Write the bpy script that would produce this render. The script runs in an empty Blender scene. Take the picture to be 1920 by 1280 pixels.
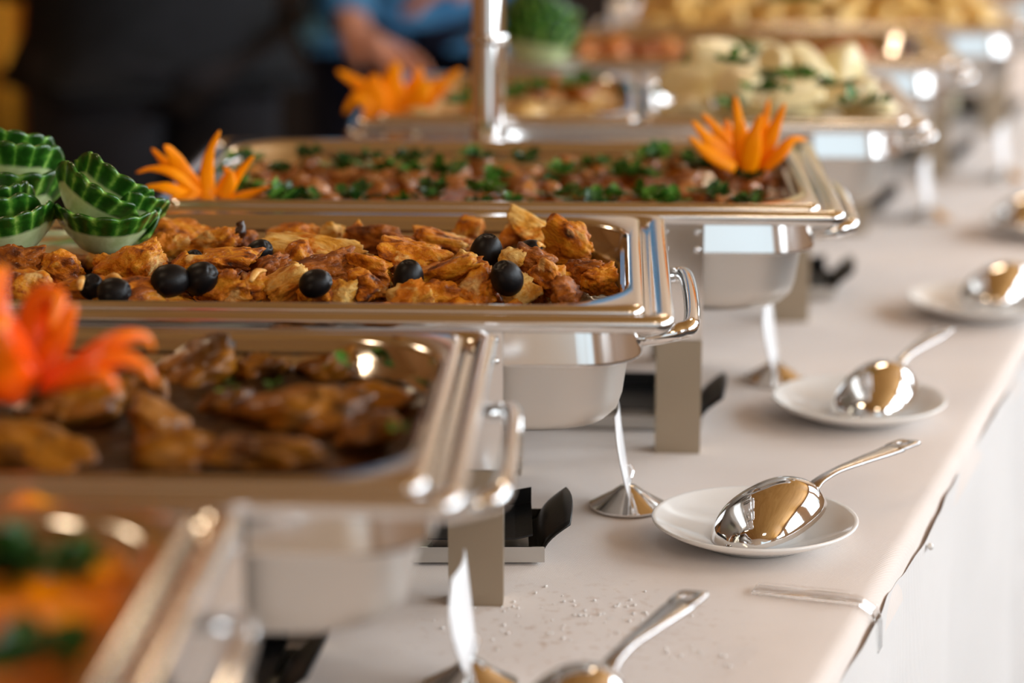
import bpy, bmesh, math, random
from mathutils import Vector, Matrix, noise

# ---------------------------------------------------------------- camera
SC = bpy.context.scene
COL = SC.collection
F = 4533.0                       # focal length in pixels of the 1920 px wide frame (85 mm on 36 mm)
TH = math.atan(1120.0 / F)       # downward pitch
CT, ST = math.cos(TH), math.sin(TH)
CAMZ = 0.545                     # above the table top (table top is z = 0)
cam_d = bpy.data.cameras.new('camera')
cam_d.lens = 85.0
cam_d.sensor_width = 36.0
cam_d.clip_start = 0.05
cam_d.dof.use_dof = True
cam_d.dof.focus_distance = 1.665
cam_d.dof.aperture_fstop = 2.7
cam = bpy.data.objects.new('camera', cam_d)
COL.objects.link(cam)
cam.location = (0, 0, CAMZ)
cam.rotation_euler = (math.pi / 2 - TH, 0, 0)
SC.camera = cam

# ---------------------------------------------------------------- world, lights, exposure
SC.view_settings.view_transform = 'Standard'
SC.view_settings.look = 'None'
SC.view_settings.gamma = 1.0
SC.view_settings.use_curve_mapping = False
SC.view_settings.exposure = 0.27
W = bpy.data.worlds.new('sky')
SC.world = W
W.use_nodes = True
_bg = W.node_tree.nodes['Background']
_bg.inputs[0].default_value = (0.80, 0.90, 1.0, 1)
_bg.inputs[1].default_value = 0.5

def area(name, loc, aim, sx, sy, power, col):
    d = bpy.data.lights.new(name, 'AREA')
    d.shape = 'RECTANGLE'; d.size = sx; d.size_y = sy
    d.energy = power; d.color = col
    o = bpy.data.objects.new(name, d); COL.objects.link(o)
    o.location = loc
    o.rotation_euler = (Vector(aim) - Vector(loc)).to_track_quat('-Z', 'Y').to_euler()
    return o
FLOOR = -0.75
CEIL = 2.05
XR, XL, YB, YF = 3.0, -3.4, 7.0, -3.0
COOL = (0.82, 0.92, 1.0)
WARM = (1.0, 0.76, 0.50)
# daylight at the window openings; farthest side window added to brighten the far end
for wy in (-0.9, 1.2, 3.3, 5.4):
    area('window_daylight', (XR + 0.25, wy, 1.2), (XR - 3, wy, 0.0), 1.7, 1.4, 66, COOL)
area('window_daylight', (1.35, YF - 0.25, 0.85), (1.35, 0, 0.85), 2.3, 1.5, 6.5, (0.76, 0.93, 1.0))
# warm overhead light, added as ceiling lamps out of view
for lx, ly in ((-1.4, 0.6), (-1.4, 3.4), (0.8, 5.2), (0.7, -1.2)):
    area('added_overhead_light', (lx, ly, CEIL - 0.09), (lx, ly, 0), 0.44, 0.44, 9, WARM)

# ---------------------------------------------------------------- helpers
def S(r, g, b):
    def f(c):
        c /= 255.0
        return c / 12.92 if c <= 0.04045 else ((c + 0.055) / 1.055) ** 2.4
    return (f(r), f(g), f(b), 1.0)

def ray(px, py):
    u, v = (px - 960.0) / F, (py - 640.0) / F
    return Vector((u, CT - v * ST, -ST - v * CT))

def PY(px, py, Y):
    d = ray(px, py)
    return Vector((0, 0, CAMZ)) + d * (Y / d.y)

def PZ(px, py, z):
    d = ray(px, py)
    return Vector((0, 0, CAMZ)) + d * ((z - CAMZ) / d.z)

class NT:
    def __init__(s, m):
        s.t = m.node_tree; s.n = s.t.nodes; s.l = s.t.links
    def add(s, typ, **kw):
        x = s.n.new(typ)
        for k, v in kw.items(): setattr(x, k, v)
        return x
    def link(s, a, b): s.l.new(a, b)

def pmat(name, col=(0.5, 0.5, 0.5, 1), rough=0.5, metal=0.0, spec=0.5, coat=0.0, sss=0.0, sss_r=(1, .4, .2), trans=0.0, ior=1.45):
    m = bpy.data.materials.new(name); m.use_nodes = True
    p = m.node_tree.nodes['Principled BSDF']
    p.inputs['Base Color'].default_value = col
    p.inputs['Roughness'].default_value = rough
    p.inputs['Metallic'].default_value = metal
    p.inputs['Specular IOR Level'].default_value = spec
    p.inputs['Coat Weight'].default_value = coat
    p.inputs['Coat Roughness'].default_value = 0.1
    p.inputs['Transmission Weight'].default_value = trans
    p.inputs['IOR'].default_value = ior
    if sss:
        p.inputs['Subsurface Weight'].default_value = sss
        p.inputs['Subsurface Radius'].default_value = sss_r
        p.inputs['Subsurface Scale'].default_value = 0.006
    return m, NT(m), p

def coords(nt, scale=(1, 1, 1), kind='Object', rnd=True):
    tc = nt.add('ShaderNodeTexCoord')
    mp = nt.add('ShaderNodeMapping')
    mp.inputs['Scale'].default_value = scale
    nt.link(tc.outputs[kind], mp.inputs['Vector'])
    if rnd:
        oi = nt.add('ShaderNodeObjectInfo')
        mu = nt.add('ShaderNodeMath', operation='MULTIPLY'); mu.inputs[1].default_value = 37.0
        nt.link(oi.outputs['Random'], mu.inputs[0])
        cb = nt.add('ShaderNodeCombineXYZ')
        for i in range(3): nt.link(mu.outputs[0], cb.inputs[i])
        nt.link(cb.outputs[0], mp.inputs['Location'])
    return mp.outputs[0]

def noise_n(nt, vec, scale, detail=4, rough=0.55, dist=0.0):
    n = nt.add('ShaderNodeTexNoise')
    n.inputs['Scale'].default_value = scale
    n.inputs['Detail'].default_value = detail
    n.inputs['Roughness'].default_value = rough
    n.inputs['Distortion'].default_value = dist
    nt.link(vec, n.inputs['Vector'])
    return n.outputs['Fac']

def ramp(nt, fac, stops, interp='LINEAR'):
    r = nt.add('ShaderNodeValToRGB')
    r.color_ramp.interpolation = interp
    e = r.color_ramp.elements
    while len(e) < len(stops): e.new(0.5)
    for i, (p, c) in enumerate(stops):
        e[i].position = p; e[i].color = c
    nt.link(fac, r.inputs[0])
    return r.outputs[0]

def mixc(nt, fac, a, b, mode='MIX'):
    m = nt.add('ShaderNodeMix', data_type='RGBA', blend_type=mode)
    for sock, v in ((m.inputs[0], fac), (m.inputs[6], a), (m.inputs[7], b)):
        if hasattr(v, 'links'): nt.link(v, sock)
        else: sock.default_value = v
    return m.outputs[2]

def bump(nt, p, h, strength=0.3, dist=0.002):
    b = nt.add('ShaderNodeBump')
    b.inputs['Strength'].default_value = strength
    b.inputs['Distance'].default_value = dist
    nt.link(h, b.inputs['Height'])
    nt.link(b.outputs[0], p.inputs['Normal'])

G4 = lambda v: (v, v, v, 1)
BLK, WHT = G4(0), G4(1)

# ---------------------------------------------------------------- materials
M = {}
def steel(name, col, rough, brushed=None):
    m, nt, p = pmat(name, col, rough, 1.0)
    v = coords(nt, brushed or (1, 1, 1), rnd=False)
    f = noise_n(nt, v, 60 if brushed else 14, 5, 0.6)
    mr = nt.add('ShaderNodeMapRange')
    mr.inputs['To Min'].default_value = rough * 0.75
    mr.inputs['To Max'].default_value = rough * 1.35
    nt.link(f, mr.inputs['Value']); nt.link(mr.outputs[0], p.inputs['Roughness'])
    if brushed: bump(nt, p, f, 0.12, 0.0004)
    M[name] = m
steel('polished_steel', S(232, 230, 228), 0.13)
steel('satin_steel', S(222, 219, 214), 0.38, (3, 3, 60))
steel('leg_steel', S(174, 160, 140), 0.36, (60, 60, 2))
steel('mirror_steel', S(232, 230, 228), 0.05)
steel('dark_steel', S(58, 56, 58), 0.22)
steel('spoon_satin', S(206, 204, 204), 0.24)
steel('tray_steel', S(200, 197, 192), 0.2)

def food(name, stops, scale, rough=0.45, stretch=(1, 1, 1), bstr=0.5, bsc=160, patch=None, pscale=30, pthr=(0.56, 0.66), coat=0.15, bdist=0.002, sss=0.0):
    m, nt, p = pmat(name, WHT, rough, coat=coat, sss=sss)
    v = coords(nt, stretch)
    f = noise_n(nt, v, scale, 6, 0.62, 0.6)
    c = ramp(nt, f, stops)
    if patch:
        g = noise_n(nt, coords(nt), pscale, 4, 0.6, 0.5)
        c = mixc(nt, ramp(nt, g, [(pthr[0], BLK), (pthr[1], WHT)]), c, patch)
    nt.link(c, p.inputs['Base Color'])
    p.inputs['Specular IOR Level'].default_value = 0.3
    bump(nt, p, noise_n(nt, v, bsc, 5, 0.65), bstr, bdist)
    M[name] = m
food('chicken', [(0.30, S(48, 20, 4)), (0.41, S(146, 72, 6)), (0.51, S(206, 118, 10)), (0.60, S(222, 150, 36)), (0.68, S(182, 94, 8)), (0.78, S(96, 42, 6))],
     60, 0.42, (0.7, 1.2, 1.2), 0.9, 240, S(232, 190, 118), 34, (0.58, 0.68), 0.12, 0.003)
food('chicken_pale', [(0.28, S(150, 80, 12)), (0.43, S(222, 154, 48)), (0.56, S(238, 196, 116)), (0.68, S(226, 160, 52)), (0.8, S(180, 100, 16))],
     50, 0.45, (0.6, 1.5, 1.5), 0.9, 240, S(210, 120, 14), 34, (0.54, 0.62), 0.1, 0.003)
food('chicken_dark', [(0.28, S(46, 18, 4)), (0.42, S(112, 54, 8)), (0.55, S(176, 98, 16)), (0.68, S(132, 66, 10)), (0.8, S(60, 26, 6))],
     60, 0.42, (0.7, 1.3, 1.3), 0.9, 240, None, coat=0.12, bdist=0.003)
food('chicken_gravy', [(0.3, S(26, 12, 5)), (0.5, S(52, 25, 8)), (0.7, S(78, 38, 10))], 70, 0.3, bstr=0.7, coat=0.4)
food('stew_meat', [(0.30, S(42, 22, 4)), (0.45, S(92, 52, 8)), (0.58, S(146, 90, 14)), (0.72, S(70, 38, 6))],
     26, 0.38, bstr=0.5, bsc=90, patch=S(150, 96, 34), pscale=22, coat=0.15)
food('brown_gravy', [(0.3, S(24, 11, 3)), (0.5, S(42, 21, 5)), (0.7, S(70, 36, 8))], 26, 0.3, bstr=0.6, bsc=70, coat=0.1)
food('ragout_meat', [(0.30, S(74, 38, 12)), (0.45, S(140, 80, 28)), (0.60, S(180, 116, 54)), (0.75, S(110, 60, 20))],
     48, 0.32, bstr=0.5, bsc=120, patch=S(200, 140, 92), pscale=36, coat=0.3)
food('ragout_sauce', [(0.3, S(112, 52, 10)), (0.5, S(156, 84, 18)), (0.7, S(186, 110, 28))], 26, 0.2, bstr=0.4, bsc=80, coat=0.6)
food('curry', [(0.3, S(196, 96, 0)), (0.5, S(240, 138, 0)), (0.7, S(252, 176, 10))], 16, 0.4, bstr=0.3, bsc=60, coat=0.1)
food('herb', [(0.25, S(26, 58, 14)), (0.5, S(62, 112, 30)), (0.75, S(130, 170, 76))], 70, 0.4, bstr=0.4, bsc=200, coat=0.2)
food('herb_dark', [(0.25, S(18, 40, 14)), (0.5, S(42, 78, 26)), (0.75, S(86, 124, 54))], 70, 0.4, bstr=0.4, bsc=200, coat=0.2)
food('potato', [(0.3, S(226, 204, 146)), (0.5, S(240, 224, 174)), (0.7, S(246, 236, 202))], 20, 0.3, bstr=0.15, bsc=60, coat=0.4)
food('creamy', [(0.3, S(198, 140, 66)), (0.5, S(222, 182, 112)), (0.7, S(236, 208, 150))], 24, 0.35, bstr=0.5, bsc=80, coat=0.3)
food('pasta', [(0.3, S(214, 160, 70)), (0.5, S(236, 198, 118)), (0.7, S(244, 218, 158))], 22, 0.4, bstr=0.3, bsc=80, coat=0.2)
food('roast', [(0.3, S(120, 56, 14)), (0.5, S(176, 96, 28)), (0.7, S(204, 130, 54))], 30, 0.4, bstr=0.5, bsc=90, coat=0.3)
food('carrot', [(0.3, S(255, 132, 0)), (0.5, S(255, 148, 0)), (0.7, S(255, 164, 0))], 18, 0.5, bstr=0.06, bsc=90, coat=0.05)
food('olive', [(0.3, S(9, 8, 9)), (0.6, S(16, 14, 15)), (0.8, S(26, 21, 22))], 40, 0.42, bstr=0.1, bsc=300, coat=0.0)
food('shred', [(0.3, S(186, 110, 28)), (0.5, S(216, 154, 70)), (0.7, S(234, 196, 130))], 60, 0.45, bstr=0.4)
food('wood_wall', [(0.3, S(120, 72, 30)), (0.5, S(150, 96, 44)), (0.7, S(172, 116, 60))], 5, 0.5, (1, 1, 0.15), 0.2, 30, coat=0)
food('wood_ceiling', [(0.3, S(196, 138, 70)), (0.5, S(212, 154, 84)), (0.7, S(224, 168, 98))], 5, 0.55, (1, 0.15, 1), 0.2, 30, coat=0)
food('dark_wood', [(0.3, S(24, 17, 12)), (0.5, S(36, 25, 17)), (0.7, S(48, 34, 24))], 6, 0.6, (0.15, 1, 1), 0.2, 30, coat=0)
food('plaster', [(0.3, S(232, 208, 182)), (0.6, S(240, 218, 194))], 3, 0.9, bstr=0.1, bsc=90, coat=0)
food('ochre_cloth', [(0.3, S(196, 128, 26)), (0.6, S(218, 150, 40))], 8, 0.85, bstr=0.2, bsc=300, coat=0)
food('black_cloth', [(0.3, S(16, 16, 17)), (0.6, S(26, 26, 29))], 10, 0.9, bstr=0.3, bsc=400, coat=0)
food('charcoal_cloth', [(0.3, S(32, 31, 34)), (0.6, S(48, 46, 50))], 10, 0.9, bstr=0.3, bsc=400, coat=0)
food('navy_cloth', [(0.3, S(22, 26, 42)), (0.6, S(34, 40, 62))], 10, 0.9, bstr=0.3, bsc=400, coat=0)
food('denim', [(0.3, S(52, 108, 156)), (0.6, S(96, 160, 206))], 12, 0.9, bstr=0.3, bsc=400, coat=0)
food('skin', [(0.3, S(196, 130, 100)), (0.6, S(214, 150, 120))], 14, 0.5, bstr=0.1, bsc=200, coat=0)
food('hair', [(0.3, S(28, 18, 12)), (0.6, S(52, 34, 22))], 40, 0.5, (1, 1, .2), 0.5, 200, coat=0)
food('white_paint', [(0.3, S(224, 224, 220)), (0.6, S(236, 236, 232))], 4, 0.5, bstr=0.05, bsc=60, coat=0)

M['carrot'].node_tree.nodes['Principled BSDF'].inputs['Specular IOR Level'].default_value = 0.12
# red pepper: orange inside, red outside (by an attribute along the curl)
m, nt, p = pmat('pepper', WHT, 0.3, coat=0.1)
a = nt.add('ShaderNodeAttribute', attribute_name='t')
f = noise_n(nt, coords(nt), 30, 3)
mm = nt.add('ShaderNodeMath', operation='MULTIPLY_ADD'); mm.inputs[1].default_value = 0.25
nt.link(f, mm.inputs[0]); nt.link(a.outputs['Fac'], mm.inputs[2])
nt.link(ramp(nt, mm.outputs[0], [(0.25, S(208, 5, 0)), (0.5, S(238, 40, 0)), (0.78, S(254, 100, 0)), (1.0, S(255, 140, 16))]), p.inputs['Base Color'])
M['pepper'] = m
# cucumber petal: pale flesh below, striped dark skin toward the ruffled rim (attribute t = height on the petal)
m, nt, p = pmat('cucumber', WHT, 0.28, coat=0.3)
a = nt.add('ShaderNodeAttribute', attribute_name='t')
st = nt.add('ShaderNodeAttribute', attribute_name='u')
mu = nt.add('ShaderNodeMath', operation='MULTIPLY'); mu.inputs[1].default_value = -1.0
nt.link(st.outputs['Fac'], mu.inputs[0])
si = nt.add('ShaderNodeMath', operation='ADD'); si.inputs[1].default_value = 0.55; nt.link(mu.outputs[0], si.inputs[0])
f = noise_n(nt, coords(nt), 120, 4)
ad = nt.add('ShaderNodeMath', operation='MULTIPLY_ADD'); ad.inputs[1].default_value = 0.50
nt.link(si.outputs[0], ad.inputs[0]); nt.link(f, ad.inputs[2])
skin = ramp(nt, ad.outputs[0], [(0.28, S(26, 68, 14)), (0.5, S(48, 106, 28)), (0.66, S(100, 156, 54)), (0.85, S(160, 200, 100))])
flesh = ramp(nt, f, [(0.3, S(182, 202, 138)), (0.7, S(208, 222, 170))])
ml = nt.add('ShaderNodeMath', operation='MULTIPLY_ADD'); ml.inputs[1].default_value = 0.08
nt.link(f, ml.inputs[0]); nt.link(a.outputs['Fac'], ml.inputs[2])
nt.link(mixc(nt, ramp(nt, ml.outputs[0], [(0.63, BLK), (0.70, WHT)]), flesh, skin), p.inputs['Base Color'])
bump(nt, p, noise_n(nt, coords(nt), 260, 4), 0.25, 0.001)
M['cucumber'] = m

m, nt, p = pmat('ceramic', S(240, 237, 233), 0.12, coat=0.3)
M['ceramic'] = m
m, nt, p = pmat('card', S(238, 238, 240), 0.3, coat=0.3)
M['card'] = m
m, nt, p = pmat('clear_plastic', (1, 1, 1, 1), 0.08, trans=1.0, ior=1.22)
M['clear_plastic'] = m
m, nt, p = pmat('window_glass', (1, 1, 1, 1), 0.0, trans=1.0, ior=1.02)
M['window_glass'] = m
m, nt, p = pmat('reflection_and_shoe_black', S(14, 14, 15), 0.32)  # black for shoes and for the reflected dark painted on burner sheets
bump(nt, p, noise_n(nt, coords(nt), 300, 3), 0.05)
M['reflection_and_shoe_black'] = m
m, nt, p = pmat('can_label', S(196, 184, 152), 0.35)
M['can_label'] = m
m, nt, p = pmat('lamp_glow', S(255, 220, 170), 0.5)
p.inputs['Emission Color'].default_value = (1, .75, .45, 1); p.inputs['Emission Strength'].default_value = 6
M['lamp_glow'] = m

def cloth(name, c0, c1, weave, stain=False):
    m, nt, p = pmat(name, c0, 0.8, spec=0.25)
    p.inputs['Sheen Weight'].default_value = 0.2
    v = coords(nt, rnd=False)
    f = noise_n(nt, v, 9, 4)
    c = ramp(nt, f, [(0.3, c0), (0.7, c1)])
    if stain:
        tc = nt.add('ShaderNodeTexCoord')
        vm = nt.add('ShaderNodeVectorMath', operation='DISTANCE')
        s0 = PZ(1080, 1190, 0); vm.inputs[1].default_value = s0
        nt.link(tc.outputs['Object'], vm.inputs[0])
        near = ramp(nt, vm.outputs['Value'], [(0.03, WHT), (0.13, BLK)])
        sp = ramp(nt, noise_n(nt, v, 120, 3, 0.6), [(0.56, BLK), (0.66, WHT)])
        k = nt.add('ShaderNodeMath', operation='MULTIPLY')
        nt.link(near, k.inputs[0]); nt.link(sp, k.inputs[1])
        k2 = nt.add('ShaderNodeMath', operation='MULTIPLY'); k2.inputs[1].default_value = 0.45
        nt.link(k.outputs[0], k2.inputs[0])
        c = mixc(nt, k2.outputs[0], c, S(176, 130, 84))
    nt.link(c, p.inputs['Base Color'])
    w = None
    for ang in (0.6, 0.6 + math.pi / 2):
        mp = nt.add('ShaderNodeMapping'); mp.inputs['Rotation'].default_value = (0, 0, ang)
        tc = nt.add('ShaderNodeTexCoord'); nt.link(tc.outputs['Object'], mp.inputs[0])
        wv = nt.add('ShaderNodeTexWave'); wv.inputs['Scale'].default_value = weave
        nt.link(mp.outputs[0], wv.inputs['Vector'])
        if w is None: w = wv.outputs['Fac']
        else:
            mx = nt.add('ShaderNodeMath', operation='MAXIMUM'); nt.link(w, mx.inputs[0]); nt.link(wv.outputs['Fac'], mx.inputs[1]); w = mx.outputs[0]
    bump(nt, p, w, 0.6, 0.0004)
    M[name] = m
cloth('table_cloth', S(224, 211, 202), S(230, 218, 210), 190, True)
cloth('skirt_cloth', S(220, 214, 210), S(226, 220, 216), 200)

# ---------------------------------------------------------------- mesh builders
def mk(name, verts, faces, mat=None, parent=None, loc=(0, 0, 0), smooth=True, sharp=40, attrs=None, recalc=True):
    me = bpy.data.meshes.new(name)
    me.from_pydata([tuple(v) for v in verts], [], faces)
    if recalc:
        bm = bmesh.new(); bm.from_mesh(me)
        bmesh.ops.recalc_face_normals(bm, faces=bm.faces)
        bm.to_mesh(me); bm.free()
    if attrs:
        for k, vals in attrs.items():
            at = me.attributes.new(k, 'FLOAT', 'POINT')
            at.data.foreach_set('value', vals)
    if smooth:
        me.polygons.foreach_set('use_smooth', [True] * len(me.polygons))
        if sharp: me.set_sharp_from_angle(angle=math.radians(sharp))
    if mat: me.materials.append(M[mat])
    o = bpy.data.objects.new(name, me)
    COL.objects.link(o)
    o.location = loc
    if parent: o.parent = parent
    return o

def tag(o, label, cat, group=None, kind=None):
    if label: o['label'] = label
    if cat: o['category'] = cat
    if group: o['group'] = group
    if kind: o['kind'] = kind
    return o

def empty(name, loc=(0, 0, 0), rz=0.0):
    o = bpy.data.objects.new(name, None); COL.objects.link(o)
    o.empty_display_size = 0.02
    o.location = loc; o.rotation_euler = (0, 0, rz)
    return o

def dup(o, parent=None):
    c = o.copy(); COL.objects.link(c)
    if parent: c.parent = parent
    for ch in o.children: dup(ch, c)
    return c

def solid(o, t, off=-1):
    s = o.modifiers.new('thickness', 'SOLIDIFY'); s.thickness = t; s.offset = off
    return o

def rr(hx, hy, r, z, n=8, cx=0.0, cy=0.0):
    r = min(r, hx, hy)
    out = []
    for qx, qy, a0 in ((1, 1, 0), (-1, 1, 90), (-1, -1, 180), (1, -1, 270)):
        for i in range(n + 1):
            a = math.radians(a0 + 90.0 * i / n)
            out.append((cx + qx * (hx - r) + r * math.cos(a), cy + qy * (hy - r) + r * math.sin(a), z))
    return out

def loft(loops, cap0=False, cap1=False, closed=True):
    v, f = [], []
    n = len(loops[0])
    for L in loops: v += [tuple(p) for p in L]
    m = n if closed else n - 1
    for i in range(len(loops) - 1):
        for j in range(m):
            k = (j + 1) % n
            f.append((i * n + j, i * n + k, (i + 1) * n + k, (i + 1) * n + j))
    if cap0: f.append(tuple(range(n))[::-1])
    if cap1: f.append(tuple((len(loops) - 1) * n + j for j in range(n)))
    return v, f

def lathe(prof, n=32):
    return loft([[(r * math.cos(2 * math.pi * j / n), r * math.sin(2 * math.pi * j / n), z) for j in range(n)] for r, z in prof])

def box(x0, x1, y0, y1, z0, z1):
    v = [(x, y, z) for z in (z0, z1) for y in (y0, y1) for x in (x0, x1)]
    f = [(0, 2, 3, 1), (4, 5, 7, 6), (0, 1, 5, 4), (2, 6, 7, 3), (0, 4, 6, 2), (1, 3, 7, 5)]
    return v, f

def merge(*parts):
    V, Fc = [], []
    for v, f in parts:
        o = len(V); V += list(v); Fc += [tuple(i + o for i in q) for q in f]
    return V, Fc

def bez(pts, n):
    """Catmull-Rom through the points."""
    P = [Vector(p) for p in pts]
    P = [P[0] * 2 - P[1]] + P + [P[-1] * 2 - P[-2]]
    out = []
    segs = len(P) - 3
    for i in range(n):
        t = i / (n - 1) * segs
        k = min(int(t), segs - 1); t -= k
        a, b, c, d = P[k:k + 4]
        out.append(0.5 * ((2 * b) + (c - a) * t + (2 * a - 5 * b + 4 * c - d) * t * t + (3 * b - a - 3 * c + d) * t ** 3))
    return out

def tube(path, rad, n=12, caps=True):
    loops = []
    up = None
    for i, p in enumerate(path):
        t = (path[min(i + 1, len(path) - 1)] - path[max(i - 1, 0)]).normalized()
        if up is None:
            up = Vector((0, 0, 1)) if abs(t.z) < 0.9 else Vector((1, 0, 0))
        s = t.cross(up).normalized(); up = s.cross(t).normalized()
        r = rad[i] if isinstance(rad, (list, tuple)) else rad
        loops.append([p + (s * math.cos(2 * math.pi * j / n) + up * math.sin(2 * math.pi * j / n)) * r for j in range(n)])
    return loft(loops, caps, caps)

def blade(path, widths, thick, face, n=10, cup=0.0):
    """Tapered strip with elliptic section along path; its flat side looks toward `face`."""
    loops = []
    for i, p in enumerate(path):
        t = (path[min(i + 1, len(path) - 1)] - path[max(i - 1, 0)]).normalized()
        s = t.cross(face)
        if s.length < 1e-4: s = Vector((1, 0, 0))
        s.normalize(); nn = s.cross(t).normalized()
        w = widths[i]; th = thick * (0.35 + 0.65 * min(1, w / max(widths)))
        L = []
        for j in range(n):
            a = 2 * math.pi * j / n
            x = math.cos(a) * w / 2
            L.append(p + s * x + nn * (math.sin(a) * th / 2 + cup * (x * x) / max(w, 1e-5)))
        loops.append(L)
    return loft(loops, True, True)

_ico = {}
def ico(level):
    if level not in _ico:
        bm = bmesh.new(); bmesh.ops.create_icosphere(bm, subdivisions=level, radius=1)
        bm.verts.ensure_lookup_table()
        _ico[level] = ([v.co.copy() for v in bm.verts], [tuple(v.index for v in f.verts) for f in bm.faces]); bm.free()
    return _ico[level]

def lump_mesh(name, seed, size, level=4, planes=11, p=9, rough=0.10, fibre=0.0, mat='chicken', torn=0.0):
    rnd = random.Random(seed)
    V, Fc = ico(level)
    pl = []
    for i in range(planes):
        d = Vector((rnd.gauss(0, 1), rnd.gauss(0, 1), rnd.gauss(0, 1))).normalized()
        pl.append((d, rnd.uniform(0.55, 0.95)))
    for ax in ((1, 0, 0), (-1, 0, 0), (0, 1, 0), (0, -1, 0), (0, 0, 1), (0, 0, -1)):
        pl.append((Vector(ax), 1.0))
    off = Vector((rnd.uniform(-50, 50), rnd.uniform(-50, 50), rnd.uniform(-50, 50)))
    out = []
    for d in V:
        s = 0.0
        for n, h in pl:
            c = n.dot(d)
            if c > 0: s += (c / h) ** p
        r = s ** (-1.0 / p)
        q = d * r
        k = noise.fractal(q * 1.7 + off, 1.0, 2.0, 4) * rough * 1.2 + (noise.fractal(q * 6.0 + off, 0.7, 2.0, 3) * 0.05 if fibre else 0.0)
        if fibre: k += noise.noise(Vector((q.x * 1.2, q.y * 6, q.z * 6)) + off) * fibre
        if torn and q.x > 0.35: k += noise.fractal(q * 5 + off, 0.8, 2.0, 3) * torn * min(1, (q.x - 0.35) * 2)
        q = q + d * k
        out.append((q.x * size[0], q.y * size[1], q.z * size[2]))
    me = bpy.data.meshes.new(name)
    me.from_pydata(out, [], Fc)
    me.polygons.foreach_set('use_smooth', [True] * len(me.polygons))
    me.materials.append(M[mat])
    return me

def place(me, name, loc, rot=(0, 0, 0), sc=1.0):
    o = bpy.data.objects.new(name, me); COL.objects.link(o)
    o.location = loc; o.rotation_euler = rot
    o.scale = (sc, sc, sc) if not isinstance(sc, tuple) else sc
    return o

# ---------------------------------------------------------------- the room
def plane_grid(name, u0, u1, v0, v1, holes, to3, mat, thick):
    us = sorted({u0, u1, *[h[0] for h in holes], *[h[1] for h in holes]})
    vs = sorted({v0, v1, *[h[2] for h in holes], *[h[3] for h in holes]})
    V = [to3(u, v) for v in vs for u in us]
    Fc = []
    for j in range(len(vs) - 1):
        for i in range(len(us) - 1):
            cu, cv = (us[i] + us[i + 1]) / 2, (vs[j] + vs[j + 1]) / 2
            if any(h[0] < cu < h[1] and h[2] < cv < h[3] for h in holes): continue
            a = j * len(us) + i
            Fc.append((a, a + 1, a + 1 + len(us), a + len(us)))
    o = mk(name, V, Fc, mat, smooth=False, recalc=False)
    s = o.modifiers.new('thickness', 'SOLIDIFY'); s.thickness = thick; s.offset = 1
    o['kind'] = 'structure'
    return o
plane_grid('floor', XL, XR, YF, YB, [], lambda u, v: (u, v, FLOOR), 'dark_wood', -0.05)
plane_grid('ceiling', XL, XR, YF, YB, [], lambda u, v: (u, v, CEIL), 'wood_ceiling', 0.05)
plane_grid('wall_back', XL, XR, FLOOR, CEIL, [], lambda u, v: (u, YB, v), 'plaster', -0.1)
plane_grid('wall_left', YF, YB, FLOOR, CEIL, [], lambda u, v: (XL, u, v), 'wood_wall', -0.1)
WZ0, WZ1 = 0.45, 1.9
wins = [(wy - 0.85, wy + 0.85, WZ0, WZ1) for wy in (-0.9, 1.2, 3.3, 5.4)]
plane_grid('wall_right', YF, YB, FLOOR, CEIL, wins, lambda u, v: (XR, u, v), 'plaster', 0.1)
plane_grid('wall_front', XL, XR, FLOOR, CEIL, [(0.2, 2.5, 0.1, 1.6)], lambda u, v: (u, YF, v), 'plaster', 0.1)
o = mk('trim_1', *box(XL + 0.01, XR - 0.01, YB - 0.04, YB - 0.002, FLOOR, 0.15), 'dark_wood', smooth=False); o['kind'] = 'structure'
def window(name, to3, WZ0=WZ0, WZ1=WZ1):
    fr = [box(-0.85, 0.85, -0.03, 0.03, WZ0, WZ0 + 0.06), box(-0.85, 0.85, -0.03, 0.03, WZ1 - 0.06, WZ1),
          box(-0.85, -0.79, -0.03, 0.03, WZ0 + 0.06, WZ1 - 0.06), box(0.79, 0.85, -0.03, 0.03, WZ0 + 0.06, WZ1 - 0.06),
          box(-0.025, 0.025, -0.02, 0.02, WZ0 + 0.06, WZ1 - 0.06)]
    v, f = merge(*fr)
    o = mk(name, [to3(*q) for q in v], f, 'white_paint', smooth=False)
    o['kind'] = 'structure'
    return o
for i, wy in enumerate((-0.9, 1.2, 3.3, 5.4)):  # last of the row added for light at the far end
    window('window_%d' % (i + 1), lambda x, y, z, wy=wy: (XR + 0.05 + y, wy + x, z))
window('window_5', lambda x, y, z: (1.35 + x * 1.15 / 0.85, YF - 0.05 + y, z), 0.1, 1.6)
lampnames = ('over the empty floor by the camera', 'over the people', 'beyond the far end of the buffet', 'behind the window-side corner')
for (lx, ly), nm in zip(((-1.4, 0.6), (-1.4, 3.4), (0.8, 5.2), (0.7, -1.2)), lampnames):
    e = empty('added_ceiling_lamp', (lx, ly, CEIL))  # unseen housings for the added overhead lights
    tag(e, 'unseen round ceiling lamp added for overhead light, ' + nm, 'lamp', 'added ceiling lamps')
    mk('added_lamp_body', *lathe([(0.001, 0), (0.24, 0), (0.24, -0.06), (0.225, -0.06), (0.225, -0.02), (0.001, -0.02)]), 'white_paint', e)

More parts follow.
